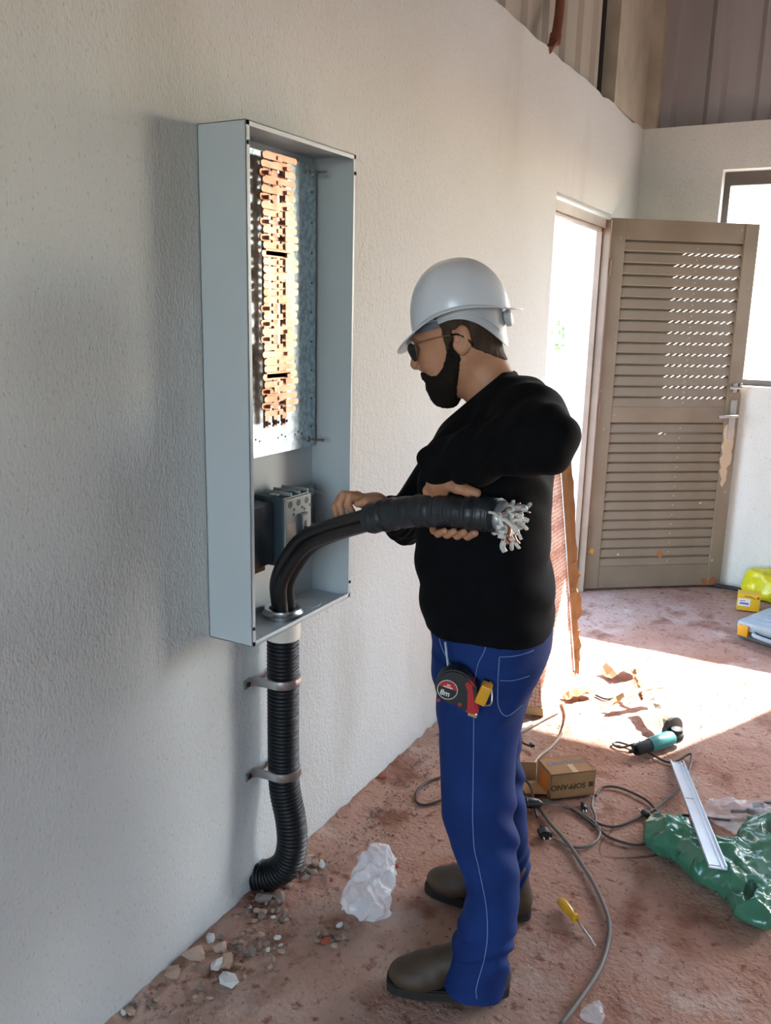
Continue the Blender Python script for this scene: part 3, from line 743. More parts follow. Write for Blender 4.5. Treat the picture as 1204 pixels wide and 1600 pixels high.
sw = surf(sweater, (-.26, -.30, .88), (.33, .475, 1.53), .0048)
sweater_o = link_mesh('sweater', to_mesh('sweater', [sw], PM), SWEAT, man, True)
PELV = [(.70, .075, -.118, .165, 0), (.74, .085, -.132, .182, 0), (.80, .098, -.158, .188, 0), (.85, .105, -.173, .186, 0), (.90, .114, -.173, .18, 0), (.96, .11, -.162, .172, 0)]
JL = [(.035, .026, -.122, .072, .158), (.075, .022, -.124, .070, .156), (.13, .010, -.127, .066, .152), (.20, -.002, -.138, .066, .146), (.27, -.018, -.141, .066, .139), (.33, -.002, -.136, .068, .133), (.39, .028, -.129, .073, .127), (.46, .053, -.119, .078, .12), (.60, .064, -.110, .086, .108), (.73, .076, -.119, .094, .1), (.84, .09, -.15, .09, .092)]
JR = [(.045, -.005, -.150, .070, -.186), (.13, -.018, -.152, .066, -.182), (.20, -.02, -.148, .066, -.175), (.33, .0, -.133, .068, -.16), (.46, .048, -.116, .078, -.14), (.60, .06, -.107, .085, -.12), (.73, .074, -.117, .092, -.10), (.84, .09, -.15, .09, -.09)]
def jeans(P):
    x, y, z = P[..., 0], P[..., 1], P[..., 2]
    a, b = column(P, JL, 2.15), column(P, JR, 2.15)
    d = smin(column(P, PELV, 2.2), np.minimum(a, b), .025)
    d = d + .0055 * np.sin(z * 95 + x * 34 + 2.5 * np.sin(y * 30 + x * 17) + 1.5 * np.sin(z * 37)) * np.exp(-((z - .13) / .075) ** 2)
    d = d + .0050 * np.sin(z * 70 - x * 48 + 2 * np.sin(y * 22)) * np.exp(-((z - .43) / .09) ** 2) * np.clip(.5 - x * 9, 0, 1.3)
    d = d + .0036 * np.sin(z * 60 + x * 60 + y * 14) * np.exp(-((z - .76) / .08) ** 2)
    return d
jn = surf(jeans, (-.20, -.28, .025), (.14, .26, .975), .0045)
jeans_o = link_mesh('jeans', to_mesh('jeans', [jn], PM), DENIM, man, True)
# surface lookup for seams, pocket and what hangs on the belt line
jv = jn[0]; jt = BVHTree.FromPolygons([Vector(v) for v in jv], [tuple(f) for f in jn[1]])
def on_jeans(f, z, lift=.0012, side=1):
    h = jt.ray_cast(Vector((f, side * .5, z)), Vector((0, -side, 0)))
    return (h[0] + h[1] * lift) if h[0] else Vector((f, side * .17, z))
def stitch(pts, r=.0010, name='seam', m=STITCH, n=7):
    g = MB(); P = catmull([(p[0], 0, p[1]) for p in pts], n)
    g.tube([PM @ on_jeans(p.x, p.z) for p in P], r, 6); return g.build(name, m, jeans_o)
stitch([(-.030, .925), (-.034, .90), (-.020, .862), (-.016, .80), (-.020, .70), (-.024, .58), (-.030, .46), (-.046, .38), (-.066, .30), (-.075, .22), (-.070, .15), (-.058, .09), (-.06, .06)])
stitch([(.075, .93), (.073, .905), (.066, .88), (.045, .855), (.02, .842)], name='pocket_seam')
stitch([(-.065, .885), (-.066, .82), (-.069, .775), (-.088, .752), (-.118, .768)], .0011, 'back_pocket_seam')
stitch([(-.066, .885), (-.10, .886), (-.135, .89)], .0011, 'back_pocket_seam')
stitch([(-.070, .836), (-.098, .834), (-.13, .838)], .0009, 'back_pocket_seam')
stitch([(-.03, .908), (-.08, .911), (-.14, .915)], .0010, 'waist_seam')
# --- boots: toe and heel points on the floor
def boot(toe, heel):
    toe, heel = Vector((*toe, 0)), Vector((*heel, 0)); d = (toe - heel); L = d.length; d.normalize(); s = Vector((-d.y, d.x, 0))
    bm_ = PM @ TR(heel, d, s, (0, 0, 1))
    def up(P):
        u = rcone(P, (.050, 0, .060), (.062, 0, .135), .043, .046)
        u = smin(u, rcone(P, (.085, 0, .10), (L - .10, 0, .060), .042, .037), .04)
        u = smin(u, ell(P, (L - .075, .004, .040), (.071, .049, .038)), .03)
        u = smin(u, ell(P, (.048, 0, .045), (.045, .038, .045)), .03)
        u = u + .0016 * np.sin((P[..., 0] - .3 * P[..., 2]) * 110) * np.exp(-((P[..., 0] - L + .12) / .04) ** 2)
        return np.maximum(u, .022 - P[..., 2])
    sh = surf(up, (-.02, -.07, .012), (L + .03, .07, .19), .004)
    b = link_mesh('boot', to_mesh('boot', [sh], bm_), LEATHER, man, True)
    out = []
    for k in range(40):
        a = 2 * math.pi * k / 40; u = .5 - .5 * math.cos(a); wv = math.sin(a)
        x = u * L; wd = (.036 + .018 * u) * abs(wv) ** .55 * (1 if wv >= 0 else -1); out.append((x, wd))
    g = MB(); g.prism(out, .018, bm_ @ TR((0, 0, .008)), .003)
    g.prism([(x, y_) for x, y_ in out if x < .085] , .012, bm_ @ TR((0, 0, 0))); g.prism([(x, y_) for x, y_ in out if x > .125], .012, bm_ @ TR((0, 0, .0005)))
    g.build('sole', RUBBER, b)
boot((.166, .168), (-.130, .122)); boot((.135, -.222), (-.165, -.158))
# --- hair and beard grown from the same skull
def hair(P):
    x, y, z = P[..., 0], P[..., 1], P[..., 2]
    d = head_base(P) - .0032
    nkd = rcone(P, (-.030, 0, -.045), neck_lo, .059, .063) - .003
    d = smin(d, nkd, .03)
    ay = np.abs(y)
    # keep: above the ear, a sideburn, and a tapered fade down to the nape
    up = np.maximum(-(z - .028), x - .012 - .35 * np.clip(z - .03, 0, .05))
    fade = np.maximum(x + .030, -(z + .020 + .75 * (-.045 - x)) * .8)
    sb = np.maximum(np.maximum(x - .015, -.008 - x), np.maximum(z - .04, -.02 - z))
    reg = np.minimum(np.minimum(up, fade), sb) + .0018 * np.sin(x * 700 + z * 300) * np.sin(y * 600)
    d = smax(d, reg, .004)
    d = np.maximum(d, z - .085)
    return np.maximum(d, -(ell(P, (-.024, 0, .002), (.0225, .13, .034))))
hs = surf(hair, (-.125, -.095, -.10), (.06, .095, .10), .0028)
link_mesh('hair', to_mesh('hair', [hs], HM), HAIRM, man, True)
def beard(P):
    x, y, z = P[..., 0], P[..., 1], P[..., 2]
    cl = np.interp(x, [-.02, .000, .012, .022, .034, .050, .066, .080, .095], [.02, .012, -.006, -.028, -.046, -.058, -.056, -.0455, -.0425]).astype(np.float32)
    d = head_base(P) - (.004 + .005 * np.clip((-.03 - z) / .05, 0, 1))
    low = ell(P, (.044, 0, -.106), (.037, .045, .028))
    d = smin(d, low, .014)
    d = smin(d, ell(P, (.0810, 0, -.0500), (.009, .026, .0065)), .005)
    d = smax(d, z - cl, .005)
    d = smax(d, -(x - (-.014 + .48 * np.clip(-.035 - z, 0, .12))), .006)
    d = np.maximum(d, -ell(P, (.088, 0, -.0690), (.020, .036, .0125)))
    d = d + .0012 * np.sin(x * 420 + 3 * np.sin(z * 130)) * np.sin(y * 390 + z * 260)
    return d
bs = surf(beard, (-.03, -.085, -.15), (.115, .085, .03), .0024)
LIPM = mat('lip_skin', '#a5625a', rough=.45)
g = MB(); g.ball((.0800, 0, -.0612), (.0085, .0250, .0050), 3, HM); g.ball((.0785, 0, -.0750), (.0092, .0240, .0062), 3, HM); g.build('lips', LIPM, man, True)
link_mesh('beard', to_mesh('beard', [bs], HM), BEARDM, man, True)
EYEW = mat('eye_white', '#d9d2c8', rough=.2)
for s in (-1, 1):
    g = MB(); g.ball((.0690, s * .031, .014), .0118, 2, HM); e = g.build('eye', EYEW, man, True)
    g = MB(); g.ball((.0770, s * .031, .013), (.0045, .0055, .0055), 2, HM); g.build('iris', HAIRM, e, True)
# --- sunglasses
sg = empty('sunglasses', HM @ Vector((.10, 0, .012)), 'dark sunglasses with thin gold temple worn by the person', 'sunglasses')
LENS = mat('dark_lens', '#050506', rough=.2, spec=.12); GOLD = mat('thin_gold_wire', '#b79767', rough=.3, metal=1.)
for s in (-1, 1):
    c = Vector((.0960, s * .037, .007)); nrm = Vector((.82, s * .57, -.10)).normalized(); ux = Vector((-nrm.y, nrm.x, 0))
    out = []
    for k in range(28):
        a = 2 * math.pi * k / 28; u = math.cos(a) * (.0265 if math.sin(a) > 0 else .0235); v_ = math.sin(a) * (.017 if math.sin(a) > 0 else .024); out.append((u, v_))
    M_ = HM @ TR(c, ux, nrm.cross(ux), nrm)
    g = MB(); g.prism(out, .0016, M_); g.build('lens', LENS, sg, True, 30)
    g = MB(); P = [M_ @ Vector((u, v_, .0008)) for u, v_ in out]; g.tube(P + [P[0]], .0009, 6, cap=False); g.build('rim', GOLD, sg, True)
    P = catmull([(.082, s * .058, .020), (.072, s * .069, .021), (.03, s * .0795, .021), (-.012, s * .083, .019)], 6)
    g = MB(); g.tube([HM @ p for p in P], .0012, 6); g.build('temple', GOLD, sg, True)
    P = catmull([(-.005, s * .083, .0195), (-.022, s * .0845, .016), (-.040, s * .083, .0), (-.047, s * .081, -.014)], 6)
    g = MB(); g.tube([HM @ p for p in P], .0020, 8); g.build('temple_tip', LENS, sg, True)
g = MB(); g.tube([HM @ p for p in catmull([(.106, -.012, .012), (.110, 0, .014), (.106, .012, .012)], 6)], .0012, 6); g.build('bridge', GOLD, sg, True)
# --- hard hat
WHELM = mat('white_helmet_plastic', '#d4d8e0', rough=.28, col2='#cfd3dc', nscale=3., coat=.2)
HARN = mat('pale_grey_harness', '#b9bcc0', rough=.45); PADM = mat('grey_mesh_pad', '#6c7682', rough=.8, bump=.5, bscale=300)
hh = empty('hard_hat', HM @ Vector((0, 0, .05)), 'white hard hat worn by the person, tipped forward', 'helmet')
def rim_z(a): return .036 + .036 * math.sin(a) ** 2 + (.010 if math.cos(a) < 0 else 0) * abs(math.cos(a))
def helm_pt(a, t):
    """a: angle round the head from the front; t: 0 top .. 1 rim .. >1 brim"""
    A = .106 if math.cos(a) > 0 else .115
    if t <= 1:
        z1 = rim_z(a); ph = t * math.pi / 2
        rr = math.sin(ph) ** .92; z = z1 + (.178 - z1) * math.cos(ph) ** .86
        x, y_ = -.012 + A * rr * math.cos(a), .108 * rr * math.sin(a)
        rid = .004 * math.exp(-(y_ / .016) ** 2) * max(0, math.cos(ph)) ** .5 * (1 if rr < .95 else 0)
        return Vector((x, y_, z + rid))
    e = (t - 1); c = math.cos(a)
    ext = .010 + (.034 * max(0, c) ** 1.6) + (.016 * max(0, -c) ** 2)
    x, y_ = -.012 + (A + ext * e) * math.cos(a), (.108 + ext * e) * math.sin(a)
    return Vector((x, y_, rim_z(a) - .020 * e * (max(0, c) ** 1.5) - .006 * e))
na = 72; ts = [i / 22 for i in range(1, 23)] + [1.08, 1.35, 1.7, 1.92, 2.0]
g = MB(); top_v = g.bm.verts.new(HM @ helm_pt(0, 0)); rings = []
for t_ in ts: rings.append([g.bm.verts.new(HM @ helm_pt(2 * math.pi * k / na, t_)) for k in range(na)])
for k in range(na): g.bm.faces.new((top_v, rings[0][k], rings[0][(k+1) % na]))
for a, b in zip(rings, rings[1:]):
    for k in range(na): g.bm.faces.new((a[k], b[k], b[(k+1) % na], a[(k+1) % na]))
so = g.build('shell', WHELM, hh, True, 50)
md = so.modifiers.new('thickness', 'SOLIDIFY'); md.thickness = .0028; md.offset = -1
# harness: head band with a dip at the nape, side arm, knob, mesh pad
def band(a0, a1, zt, zb, off, name, m, n=40):
    g = MB(); R = []
    for i in range(n + 1):
        a = a0 + (a1 - a0) * i / n; u = i / n
        A = .100 if math.cos(a) > 0 else .103
        for_z = (zt(a), zb(a)); p = []
        for z, o_ in ((for_z[0], off), (for_z[1], off), (for_z[1], off - .002), (for_z[0], off - .002)):
            sh = -.004 - .006 * max(0, (.03 - z) / .06)
            p.append(g.bm.verts.new(HM @ Vector((-.008 + (A + o_ + sh) * math.cos(a), (.083 + o_ + sh * .3) * math.sin(a), z))))
        R.append(p)
    for a, b in zip(R, R[1:]):
        for k in range(4): g.bm.faces.new((a[k], a[(k+1) % 4], b[(k+1) % 4], b[k]))
    g.bm.faces.new(R[0]); g.bm.faces.new(R[-1]); return g.build(name, m, hh, True, 40)
pi = math.pi
band(-pi, pi, lambda a: .072, lambda a: .050 - .012 * max(0, math.cos(a)), .004, 'head_band', HARN, 72)
band(pi * .50, pi * 1.50, lambda a: .053, lambda a: .0495 - .080 * max(0, -math.cos(a)) ** 2.2, .005, 'nape_strap', HARN)
for s in (-1, 1):
    band(s * pi * .24, s * pi * .86, lambda a: .084, lambda a: .055 - .055 * max(0, min(1, (abs(a) - .58 * pi) / (.30 * pi))) ** 1.5, .007, 'harness_arm', HARN)
    g = MB(); g.lathe([(.003, 0), (.003, .004)], 10, HM @ TR((.018, s * .0925 - (0 if s > 0 else .004), .060), (1, 0, 0), (0, 0, -1), (0, 1, 0))); g.build('pin', BLACKHOLE, hh)
band(pi * .08, pi * .42, lambda a: .064, lambda a: .040, .0065, 'side_pad', PADM, 16)
band(-pi * .42, -pi * .08, lambda a: .064, lambda a: .040, .0065, 'side_pad', PADM, 16)
g = MB(); g.lathe([(.016, 0), (.018, .004), (.018, .012), (.014, .015)], 20, HM @ TR((-.112, 0, .028), (0, 1, 0), (0, 0, 1), (-1, 0, 0))); g.build('ratchet_knob', HARN, hh, True, 40)
# ------------------------------------------------------------------ the cable bundle
CAB = mat('black_cable_sheath', '#1c1b1d', rough=.4, col2='#272322', nscale=12., spec=.5)
TAPE = mat('black_electrical_tape', '#1f2226', rough=.42, col2='#2b2e33', nscale=40., bump=.3, bscale=40)
cb = empty('cable_bundle', (CXc, CYc, PZ0), 'thick black cables taped together, rising from the conduit into the person\'s hands', 'cable')
def L2W(p): return PM @ Vector(p)
ringl = PM.inverted() @ Vector((CXc, CYc, .83))
mid = [(.509, -.060, .930), (.470, -.040, 1.005), (.426, -.015, 1.055), (.368, .015, 1.090), (.290, .055, 1.126), (.214, .095, 1.159), (.133, .145, 1.186), (.056, .190, 1.201), (-.028, .230, 1.210), (-.058, .243, 1.210)]
ax_path = catmull([tuple(ringl + Vector((.0, 0, -.10))), tuple(ringl + Vector((-.003, 0, .0)))] + mid, 10)
offs = [(.0165, .005), (-.004, .0175), (-.0165, -.005), (.004, -.0165)]
STRAND = mat('pale_stripped_strands', '#dedcd8', rough=.5, col2='#cbc8c2', nscale=30.)
ALU = mat('bright_cut_conductor', '#b9bfc4', rough=.35, metal=.7)
n = len(ax_path)
for i, (oa, ob) in enumerate(offs):
    P = []
    for k, p in enumerate(ax_path):
        d = (ax_path[min(k+1, n-1)] - ax_path[max(k-1, 0)]).normalized(); x, y_, _ = frame_z(d, Vector((0, 1, 0)))
        u = k / (n - 1); sp = 1.0 + (1.1 if i == 3 else .15) * math.exp(-((u - .33) / .12) ** 2)
        tw = .5 * u; ca, sa = math.cos(tw), math.sin(tw)
        P.append(L2W(p + x * (oa * ca - ob * sa) * sp + y_ * (oa * sa + ob * ca) * sp))
    g = MB(); g.tube(P, .0142, 14); g.build('cable', CAB, cb, True, 60)
# tape wrap over the last stretch
seg = [p for k, p in enumerate(ax_path) if k / (n - 1) > .585]
rad = [.0335 + .0018 * math.sin(k * 1.7) + .0012 * math.sin(k * 4.1) for k in range(len(seg))]
rad[0] = .0315
fine = []; fr_ = []
for k in range(len(seg) - 1):
    for q_ in range(4):
        fine.append(L2W(seg[k].lerp(seg[k+1], q_ / 4))); fr_.append(rad[k] + (.0012 if q_ < 2 else 0))
fine.append(L2W(seg[-1])); fr_.append(.0345)
g = MB(); g.tube(fine, fr_, 22); g.build('tape_wrap', TAPE, cb, True, 60)
# pale ribbed edge of tape along the top
random.seed(11)
end = Vector(seg[-1]); ed = (seg[-1] - seg[-2]).normalized(); ex_, ey_, _ = frame_z(ed, Vector((0, 0, 1)))
g = MB(); g.ball((0, 0, 0), (.033, .033, .022), 3, PM @ TR(end, ex_, ey_, ed)); g.build('cut_end', ALU, cb, True)
for k in range(54):
    a = random.uniform(0, 2 * pi); rr = .028 * math.sqrt(random.random()); b0 = end + ex_ * rr * math.cos(a) + ey_ * rr * math.sin(a) + ed * .004
    l = random.uniform(.022, .052); P = [b0]; dv = (ed + (ex_ * math.cos(a) + ey_ * math.sin(a)) * random.uniform(.1, .8)).normalized()
    for j in range(5):
        dv = (dv + Vector((random.uniform(-.6, .6), random.uniform(-.6, .6), random.uniform(-.75, .45)))).normalized(); P.append(P[-1] + dv * l / 4)
    g = MB(); g.tube([L2W(p) for p in catmull(P, 3)], random.uniform(.0035, .0070), 6, flat=random.uniform(.25, .8)); g.build('strand', STRAND if random.random() > .15 else COPPER, cb, True)
# ------------------------------------------------------------------ tape measure clipped on the pocket
REDP = mat('red_plastic', '#b3202a', rough=.4); BLKR = mat('black_rubber', '#1a1a1b', rough=.6); YELP = mat('yellow_plastic', '#d99a14', rough=.4); WHT = mat('white_print', '#e4e2dc', rough=.5)
tm = empty('tape_measure', PM @ Vector((.03, .20, .78)), 'black and red tape measure hanging on the left hip of the jeans', 'tape measure')
tl = max(on_jeans(f_, z_, 0).y for f_ in (-.03, 0, .03, .06) for z_ in (.79, .82, .85)) + .003
# case frame: u towards the toe of the case (front, image left), v up, w out from the hip
uu = Vector((.96, 0, .22)).normalized(); ww = Vector((0, 1, 0)); vv = ww.cross(uu)
if vv.z < 0: vv = -vv
TM = PM @ TR((.020, tl, .823), uu, vv, ww)
out = [(.042 * math.cos(a) + .004, .040 * math.sin(a) + .004) for a in [pi * (-.62 + 1.42 * k / 20) for k in range(21)]]
out = out + [(-.042, .020), (-.056, -.034), (-.050, -.040), (-.020, -.040)]
g = MB(); g.prism(out, .036, TM, .004); cs = g.build('case', BLKR, tm)
g = MB(); g.prism([(-.018, .034), (-.034, .026), (-.060, -.034), (-.052, -.041), (-.034, -.041), (-.022, .006), (-.012, .020)], .040, TM @ TR((0, 0, -.002)), .004); g.build('red_grip', REDP, tm)
g = MB(); g.lathe([(.0215, 0), (.0215, .001)], 28, TM @ TR((.016, -.004, .036))); bd = g.build('badge', BLKR, tm)
g = MB(); P = [TM @ Vector((.016 + .0215 * math.cos(a), -.004 + .0215 * math.sin(a), .0372)) for a in [2 * pi * k / 30 for k in range(31)]]; g.tube(P, .0009, 5, cap=False); g.build('badge_ring', WHT, bd)
g = MB(); g.prism([(.016 + .020 * math.cos(a), -.004 + .020 * math.sin(a)) for a in [pi * (.06 + .88 * k / 14) for k in range(15)]], .0012, TM @ TR((0, 0, .0364))); g.build('badge_top', REDP, bd)
def face_text(txt, size, u, v, w_, name, m, parent):
    # lettering on the outward face, reading left to right from outside (image left = +u)
    return text_mesh(txt, size, TM @ TR((u, v, w_), (-1, 0, 0), (0, 1, 0), (0, 0, 1)), name, m, parent, .0003, .0004)
face_text('8m', .017, .019, -.013, .0378, 'lettering', WHT, bd)
g = MB(); g.box((.006, .001, .0372), (.026, .0035, .0380), TM); g.box((.012, .006, .0372), (.020, .0085, .0380), TM); g.build('badge_mark', WHT, bd)
for u, v in ((-.018, -.028), (.028, -.034)):
    g = MB(); g.lathe([(.004, 0), (.004, .001)], 12, TM @ TR((u, v, .036))); g.build('case_screw', REDP, tm)
g = MB(); g.box((-.060, -.050, .006), (-.040, -.040, .030), TM, .001); g.build('hook', mat('brass_hook', '#c9b38a', rough=.35, metal=.9), tm)
g = MB(); g.box((-.070, -.008, .004), (-.046, .036, .036), TM @ Matrix.Rotation(.12, 4, 'Z'), .003); g.build('lock_button', YELP, tm)
g = MB(); g.tube([TM @ Vector(p) for p in catmull([(-.066, .030, .002), (-.078, .0, .006), (-.080, -.016, .012), (-.070, -.020, .018), (-.058, -.016, .02)], 6)], .0022, 8); g.build('belt_clip', CHROME, tm, True)
g = MB(); g.tube([TM @ Vector(p) for p in catmull([(.030, .036, .006), (.040, .060, .004), (.050, .085, .003)], 6)], .004, 8, flat=.4); g.build('strap', mat('pale_strap', '#a8c0d6', rough=.6), tm, True)
# ------------------------------------------------------------------ things on the floor
def fl(x, y, z=0.): return floor_at(x, y, z)
CARD = mat('brown_cardboard', '#a88058', rough=.85, col2='#99724c', nscale=9., bump=.08, bscale=120)
CARDP = mat('pale_cardboard', '#c2a27a', rough=.85, col2='#b5946a', nscale=9.)
# --- panel package leaning on the wall behind the person
pk = empty('leaning_package', (.25, 3.44, 0), 'tall flat package in honeycomb wrap leaning on the wall behind the person', 'package')
HONEY = mat('pink_honeycomb_wrap', '#d9c0b2', rough=.8, col2='#c9a998', nscale=6.)
def honey(t):
    tc = t.nodes.new('ShaderNodeTexCoord'); v = t.nodes.new('ShaderNodeTexVoronoi'); v.inputs['Scale'].default_value = 62; v.inputs['Randomness'].default_value = .25
    t.links.new(tc.outputs['Object'], v.inputs['Vector']); return ramp_of(t, v.outputs['Distance'], .35, .6)
add_mix_color(HONEY, honey, '#a8705c')
tilt = math.atan2(.155, 1.1); pn = Vector((math.cos(tilt), 0, math.sin(tilt))); pu = Vector((-math.sin(tilt), 0, math.cos(tilt)))
PK = TR((.345, 3.20, .004), (0, 1, 0), pu, pn)      # u along the wall, v up the slope, w out of the face
PW, PH, PD = .455, 1.10, .10
g = MB(); g.box((0, .0, -PD), (PW, PH, 0), PK, .004); g.build('wrapped_face', HONEY, pk)
random.seed(21)
def ragged(v0, v1, w0, w1, jag, tw, name, seed):
    """torn strip of cardboard along the far edge of the package"""
    random.seed(seed); n = max(4, int((v1 - v0) / .03)); g = MB(); R = []
    for i in range(n + 1):
        v = v0 + (v1 - v0) * i / n; w_ = w0 + (w1 - w0) * i / n + random.uniform(-jag, jag); z = tw * math.sin(i * 1.3) + random.uniform(-tw, tw) * .5
        a = PK @ Vector((PW - .004, v, .003)); b = PK @ Vector((PW + w_ * .35, v + random.uniform(-.004, .004), .006 + w_ * .42 + z)); c = PK @ Vector((PW + w_ * .6, v + random.uniform(-.01, .01), .006 + w_ * .85 - z * .6))
        R.append([g.bm.verts.new(p) for p in (a, b, c)])
    for a, b in zip(R, R[1:]):
        for k in range(2): g.bm.faces.new((a[k], a[k+1], b[k+1], b[k]))
    o = g.build(name, CARD, pk); m_ = o.modifiers.new('thickness', 'SOLIDIFY'); m_.thickness = .003; return o
ragged(.50, 1.11, .040, .045, .003, .002, 'cardboard_strip', 1)
ragged(.36, .54, .030, .042, .010, .010, 'torn_flap', 2); ragged(.20, .40, .02, .045, .012, .010, 'torn_flap', 3); ragged(.02, .22, .012, .030, .008, .012, 'torn_flap', 4)
g = MB(); g.box((-.004, 0, -PD - .003), (PW + .004, .035, .004), PK, .002); g.build('bottom_strip', CARDP, pk)
g = MB(); q0 = fl(818, 1118); q1 = fl(840, 1110)
g.box((0, 0, 0), (.035, .02, .17), TR(q1 + Vector((-.04, -.03, 0)), (1, 0, 0), (0, 1, 0), Vector((-.06, .05, 1)).normalized()), .002)
tag(g.build('painted_batten', mat('worn_teal_paint', '#7f9fa3', rough=.7, col2='#6f7f78', nscale=20)), 'short teal painted batten standing at the foot of the leaning package', 'batten')
# --- cardboard box
A, B_ = fl(858, 1251), fl(925, 1243); u = (B_ - A).normalized(); v = Vector((-u.y, u.x, 0)); bw, bd_, bh = .165, .112, .092
bx = empty('cardboard_box', A, 'small brown cardboard box with printed name lying open on the floor', 'box')
BM_ = TR(A + Vector((0, 0, .003)), u, v, (0, 0, 1)) @ Matrix.Rotation(-.05, 4, 'Y')
BM_ = TR(A + Vector((0, 0, .003)), u, v, (0, 0, 1))
g = MB(); T_ = .003
for lo, hi in (((0, 0, 0), (bw, T_, bh)), ((0, bd_ - T_, 0), (bw, bd_, bh)), ((0, 0, bh - T_), (bw, bd_, bh)), ((0, 0, 0), (bw, bd_, T_)), ((0, 0, 0), (T_, bd_, bh)), ((bw - T_, 0, 0), (bw, bd_, bh))): g.box(lo, hi, BM_)
g.build('carton', CARD, bx)
INK = mat('grey_blue_print', '#6d7685', rough=.7); INKD = mat('dark_print', '#4a3524', rough=.7)
text_mesh('SOPRANO', .0275, BM_ @ TR((bw * .60, bd_ * .62, bh), (1, 0, 0), (0, 1, 0), (0, 0, 1)), 'lettering', INK, bx, .0003, .0010)
g = MB(); g.box((.018, bd_ * .53, bh), (.036, bd_ * .71, bh + .0004), BM_); g.build('logo_square', INK, bx)
g = MB(); g.prism([(.024, bd_ * .66), (.024, bd_ * .60), (.031, bd_ * .57), (.031, bd_ * .60), (.027, bd_ * .62), (.031, bd_ * .66)], .0006, BM_ @ TR((0, 0, bh))); g.build('logo_mark', CARDP, bx)
text_mesh('SOPRANO', .0275, BM_ @ TR((bw * .40, 0, bh * .46), (-1, 0, 0), (0, 0, -1), (0, -1, 0)), 'lettering', INKD, bx, .0003, .0010)
g = MB(); g.box((bw * .86, -.0004, bh * .36), (bw * .96, 0.0001, bh * .56), BM_); g.build('logo_square', INKD, bx)
ORL = mat('orange_label', '#c56f2c', rough=.6, col2='#b85f22', nscale=20)
g = MB(); g.box((-.0006, .018, .012), (.0001, bd_ - .03, bh - .014), BM_); lb = g.build('label', ORL, bx)
g = MB(); g.box((-.001, .012, .010), (.0001, .017, .030), BM_); g.build('label_mark', BLACKHOLE, bx)
g = MB(); g.box((bw * .5, .001, bh), (bw * .62, bd_ * .5, bh + .0005), BM_); g.build('packing_tape', mat('clear_tape', '#d1b896', rough=.25), bx)
g = MB(); g.box((-.085, 0, 0), (0, T_, bh * .72), BM_ @ TR((0, bd_, .004)) @ Matrix.Rotation(-.25, 4, 'Z') @ Matrix.Rotation(-.35, 4, 'X')); g.build('flap', CARD, bx)
g = MB(); g.box((-.075, -.085, 0), (0, 0, T_), BM_ @ TR((.0, bd_, .006)) @ Matrix.Rotation(.10, 4, 'Y')); g.build('flap', CARDP, bx)
# --- power drill
TEAL = mat('dark_teal_plastic', '#1f4a4c', rough=.45); DARKP = mat('dark_plastic', '#17191b', rough=.45)
tip = fl(836, 1256, .03); dirx = (fl(860, 1262, .02) - fl(812, 1254, .03)); dirx.z = 0; dirx.normalize()
dr = empty('power_drill', Vector((tip.x, tip.y, 0)), 'dark teal power drill lying behind the person\'s leg, bit towards the cardboard box', 'drill')
def DMx(s, z=.032): return TR(tip - dirx * s + Vector((0, 0, z - tip.z)), Vector((-dirx.y, dirx.x, 0)), (0, 0, 1), dirx)
g = MB(); g.lathe([(.016, -.012), (.022, 0), (.027, .02), (.029, .07), (.031, .13), (.026, .17), (.018, .18)][::-1] if False else [(.018, 0), (.026, .01), (.031, .05), (.029, .11), (.027, .16), (.021, .185)], 20, DMx(.225)); g.build('motor_housing', TEAL, dr, True, 40)
g = MB(); g.lathe([(.020, 0), (.021, .012), (.019, .014)], 20, DMx(.040)); g.build('collar', DARKP, dr, True, 40)
g = MB(); g.lathe([(.018, 0), (.018, .022), (.0165, .024), (.0165, .034), (.009, .046), (.007, .046)], 16, DMx(.026)); g.build('chuck', mat('dark_steel', '#55585c', rough=.35, metal=.9), dr, True, 40)
g = MB(); g.lathe([(.0025, 0), (.0025, .075), (.0005, .082)], 8, DMx(-.018)); g.build('drill_bit', mat('drill_bit_steel', '#8d8174', rough=.35, metal=.9), dr, True)
sd = Vector((-dirx.y, dirx.x, 0))
g = MB(); P = [tip - dirx * .17 + Vector((0, 0, .032 - tip.z)), tip - dirx * .185 + sd * .05 + Vector((0, 0, .030 - tip.z)), tip - dirx * .20 + sd * .11 + Vector((0, 0, .026 - tip.z))]; g.tube(catmull(P, 5), .020, 14); g.build('handle', DARKP, dr, True, 50)
g = MB(); g.tube([tip - dirx * .06 + Vector((0, 0, .034 - tip.z)), tip - dirx * .06 - sd * .005 + Vector((0, 0, .062 - tip.z))], .009, 10); g.build('mode_switch', DARKP, dr, True, 40)
# --- yellow spirit level
a = fl(803, 1236); b = fl(799, 1160); du = (b - a).normalized(); sl_ = Vector((du.y, -du.x, 0))
lv = empty('spirit_level', a, 'yellow spirit level lying on the floor behind the person\'s legs', 'level')
LM = TR(a, sl_, du, (0, 0, 1))
YEL = mat('yellow_level_paint', '#e0a818', rough=.4)
g = MB(); g.box((-.032, 0, .002), (-.004, .40, .048), LM, .003); g.build('bar', YEL, lv)
for s_ in (.03, .20, .36):
    g = MB(); g.lathe([(.010, 0), (.010, .032)], 14, LM @ TR((-.034, s_, .026), (0, 0, 1), (0, 1, 0), (1, 0, 0))); g.build('vial', DARKP, lv, True, 40)
